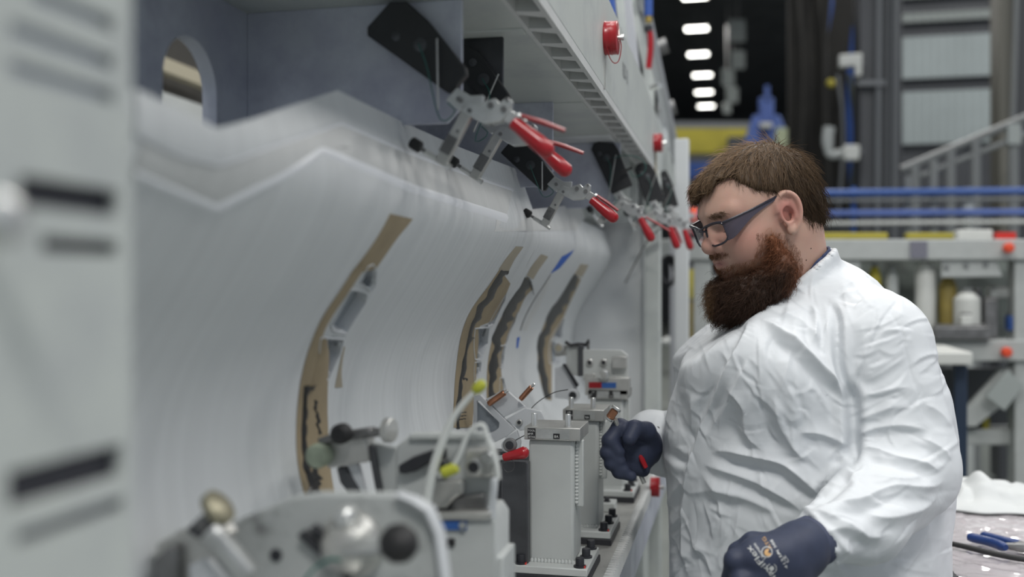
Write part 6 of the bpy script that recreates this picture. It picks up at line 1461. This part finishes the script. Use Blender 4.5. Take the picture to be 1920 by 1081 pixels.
junk('yellow parts bin behind the beard', 'parts_bin', 'bin', 1292, 1322, 505, 560, 'crane_yellow', YF + 0.5); junk('pale parts bin beside the yellow bin', 'parts_bin', 'bin', 1322, 1350, 520, 560, 'frame_pale', YF + 0.5); junk('ochre carton under the parts bins', 'carton', 'box', 1290, 1345, 565, 640, 'ochre', YF + 0.5)
junk('white paper stack on the top beam by the red strip', 'paper_stack', 'paper', 1795, 1862, 430, 449, 'pale_box', YF + 0.06, False); junk('yellow strip box on the top beam', 'strip_box', 'box', 1540, 1665, 436, 449, 'crane_yellow', YF + 0.2, False); junk('yellow strip box beside the paper stack', 'strip_box', 'box', 1700, 1790, 436, 449, 'crane_yellow', YF + 0.22, False)
# shelf under the small parts and backing of the frame
pb = bpy.data.objects['assembly_stand']; pbox(pb, 1235, 1990, 640, 646, YF + 0.16, 0.5, 'shelf', 'frame_pale'); pbox(pb, 1555, 1900, 487, 640, YF + 0.36, 0.02, 'back_panel', mat('grey_green', (0.14, 0.16, 0.15), 0.6, var=0.5, vscale=9)); pbox(pb, 1600, 1900, 690, 800, YF + 0.6, 0.05, 'lower_panel', 'column_dark')
t = thing('side_table', 'white topped trolley table on a dark blue leg behind the elbow', 'table', tuple(onZ(1802, 868, 0.0))); Y = 3.9
pbox(t, 1640, 1824, 660, 684, Y, 0.5, 'table_top', 'pale_box', 0.006)
for u in (1800, 1660): p = onY(u, 684, Y + 0.1); MB().span(p.x - 0.022, p.x + 0.022, Y + 0.08, Y + 0.13, 0.09, p.z).build('leg', 'deep_blue', t, 0.003); MB().cyl((p.x - 0.02, Y + 0.1, 0.045), (p.x + 0.02, Y + 0.1, 0.045), 0.045, n=18).build('caster', 'black_rubber', t); MB().span(p.x - 0.008, p.x + 0.008, Y + 0.09, Y + 0.11, 0.05, 0.10).build('fork', 'gun_steel', t)
for i, (u0, u1, v0, v1) in enumerate(((1882, 1915, 838, 858), (1905, 1960, 845, 880))):
    p = onZ(u0, v1, 0.0); q = onZ(u1, v1, 0.0); t = thing('floor_stop', ['yellow floor stop block on the hall floor', 'second yellow stop block angled on the hall floor'][i], 'block', tuple(p)); hh = (v1 - v0) / F * depth_of(p)
    MB().span(p.x, q.x, p.y, p.y + 0.12, 0, hh).build('block', 'crane_yellow', t, 0.01); MB().span(p.x + 0.02, q.x - 0.02, p.y - 0.01, p.y, 0.0, hh * 0.4).build('foot', 'column_dark', t)
t = thing('yellow_crate', 'small yellow and black crate under the fixture frame', 'crate', tuple(onY(1850, 805, YF + 0.3))); pbox(t, 1842, 1856, 782, 804, YF + 0.12, 0.1, 'tub', 'crane_yellow', 0.005); pbox(t, 1815, 1842, 780, 804, YF + 0.12, 0.1, 'tub', 'black_part', 0.005); 

# ================================================================== bench with plastic film behind the worker
TZ = CZ - 0.54
bench = thing('work_bench', 'work bench covered with crinkled clear plastic film', 'bench', (0.9, 2.2, 0))
MB().span(0.41, 1.7, 1.55, 2.62, TZ - 0.05, TZ - 0.004).build('bench_top', mat('bench_board', (0.42, 0.40, 0.41), 0.5), bench, 0.003)
for x, y in ((0.46, 1.6), (1.64, 1.6), (0.46, 2.56), (1.64, 2.56)): MB().span(x - 0.03, x + 0.03, y - 0.03, y + 0.03, 0, TZ - 0.05).build('leg', 'frame_pale', bench, 0.003)
nx, ny = 150, 130; xs = np.linspace(0.405, 1.70, nx); ys = np.linspace(1.545, 2.625, ny); XX, YY = np.meshgrid(xs, ys, indexing='ij'); P = np.stack([XX.ravel(), YY.ravel(), 0 * XX.ravel()], 1)
zz = 0.004 * np.abs(vnoise(P * np.array([22, 40, 1]), 41)) + 0.0035 * np.abs(vnoise(P * np.array([55, 80, 1]), 42)) + 0.0015 * vnoise(P * 120, 43)
P[:, 2] = TZ - 0.002 + zz; ii, jj = np.meshgrid(np.arange(nx - 1), np.arange(ny - 1), indexing='ij'); q = (ii * ny + jj).ravel()
mat('plastic_film', (0.47, 0.44, 0.46), 0.12, spec=0.9, var=0.1, vscale=4, stain=(0.36, 0.33, 0.36), stain_scale=5)
mesh_obj('plastic_film', np_mesh('plastic_film', P, np.stack([q, q + ny, q + ny + 1, q + 1], 1)), 'plastic_film', bench, sharp=None)
# crumpled white cloth
n = 60; U = np.linspace(0, 1, n); A, B = np.meshgrid(U, U, indexing='ij'); c0, c1 = onZ(1775, 962, TZ), onZ(1990, 958, TZ); P = np.stack([c0.x + (c1.x - c0.x) * A, c0.y + 0.33 * B, 0 * A], -1).reshape(-1, 3)
e = np.minimum(np.minimum(A, 1 - A), np.minimum(B, 1 - B)).ravel(); e = np.clip(e / 0.22, 0, 1)
P[:, 0] += 0.02 * vnoise(P * 14, 50); P[:, 1] += 0.02 * vnoise(P * 14, 51)
P[:, 2] = TZ + 0.008 + e * (0.018 + 0.030 * np.abs(vnoise(P * 9, 52)) + 0.014 * np.abs(vnoise(P * 22, 53)) + 0.03 * np.exp(-(((A.ravel() - 0.42) / 0.12) ** 2 + ((B.ravel() - 0.5) / 0.25) ** 2)))
ii, jj = np.meshgrid(np.arange(n - 1), np.arange(n - 1), indexing='ij'); q = (ii * n + jj).ravel()
o = mesh_obj('wipe_cloth', np_mesh('wipe_cloth', P, np.stack([q, q + n, q + n + 1, q + 1], 1)), mat('white_cloth', (0.58, 0.60, 0.60), 0.7, bump=0.05), None, sharp=None); tag(o, 'crumpled white wipe cloth lying on the plastic covered bench', 'cloth'); o.modifiers.new('s', 'SOLIDIFY').thickness = 0.002
# cord and pliers
cd = [onZ(u, v, TZ + 0.011) for u, v in ((1770, 1016), (1800, 1022), (1840, 1032), (1880, 1041), (1930, 1049), (1990, 1050))]
o = MB().tube(crom(cd, 40), 0.0055, 10).build('black_cord', 'black_rubber'); tag(o, 'black power cord lying across the plastic covered bench', 'cord')
pl_ = thing('pliers', 'blue handled pliers with white lettering lying on the bench', 'pliers', tuple(onZ(1870, 1020, TZ)))
mat('tool_blue', (0.010, 0.036, 0.15), 0.4); hz = TZ + 0.017
def tz(u, v): return onZ(u, v, hz)
MB().tube(crom([tz(1816, 1006), tz(1835, 1010), tz(1860, 1016), tz(1886, 1026)], 16), [0.0075, 0.0095] + [0.0100] * 12 + [0.0085, 0.006], 12).build('handle', 'tool_blue', pl_)
MB().tube(crom([tz(1841, 1002), tz(1865, 1008), tz(1892, 1015), tz(1916, 1018)], 16), [0.006] + [0.0085] * 13 + [0.007, 0.005], 12).build('handle', 'tool_blue', pl_)
MB().tube(crom([tz(1884, 1022), tz(1905, 1024), tz(1935, 1027), tz(1960, 1028)], 10), [0.006, 0.007, 0.008, 0.010, 0.011, 0.011, 0.010, 0.008, 0.006, 0.003], 10).build('jaw', 'gun_steel', pl_)
MB().tube(crom([tz(1905, 1016), tz(1925, 1022), tz(1950, 1030)], 8), 0.006, 8).build('jaw', 'gun_steel', pl_)
ex = (tz(1830, 1008) - tz(1856, 1015)).normalized(); tocam = Vector((-tz(1845, 1012).x, -tz(1845, 1012).y, 0)).normalized(); nn = (tocam * 0.75 + Vector((0, 0, 0.66))).normalized()
print_on('KOBALT', tz(1855, 1014.5) + nn * 0.0102 + nn.cross(ex) * -0.004, ex, nn.cross(ex), 0.0085, 'white_print', pl_, lift=0.0008)
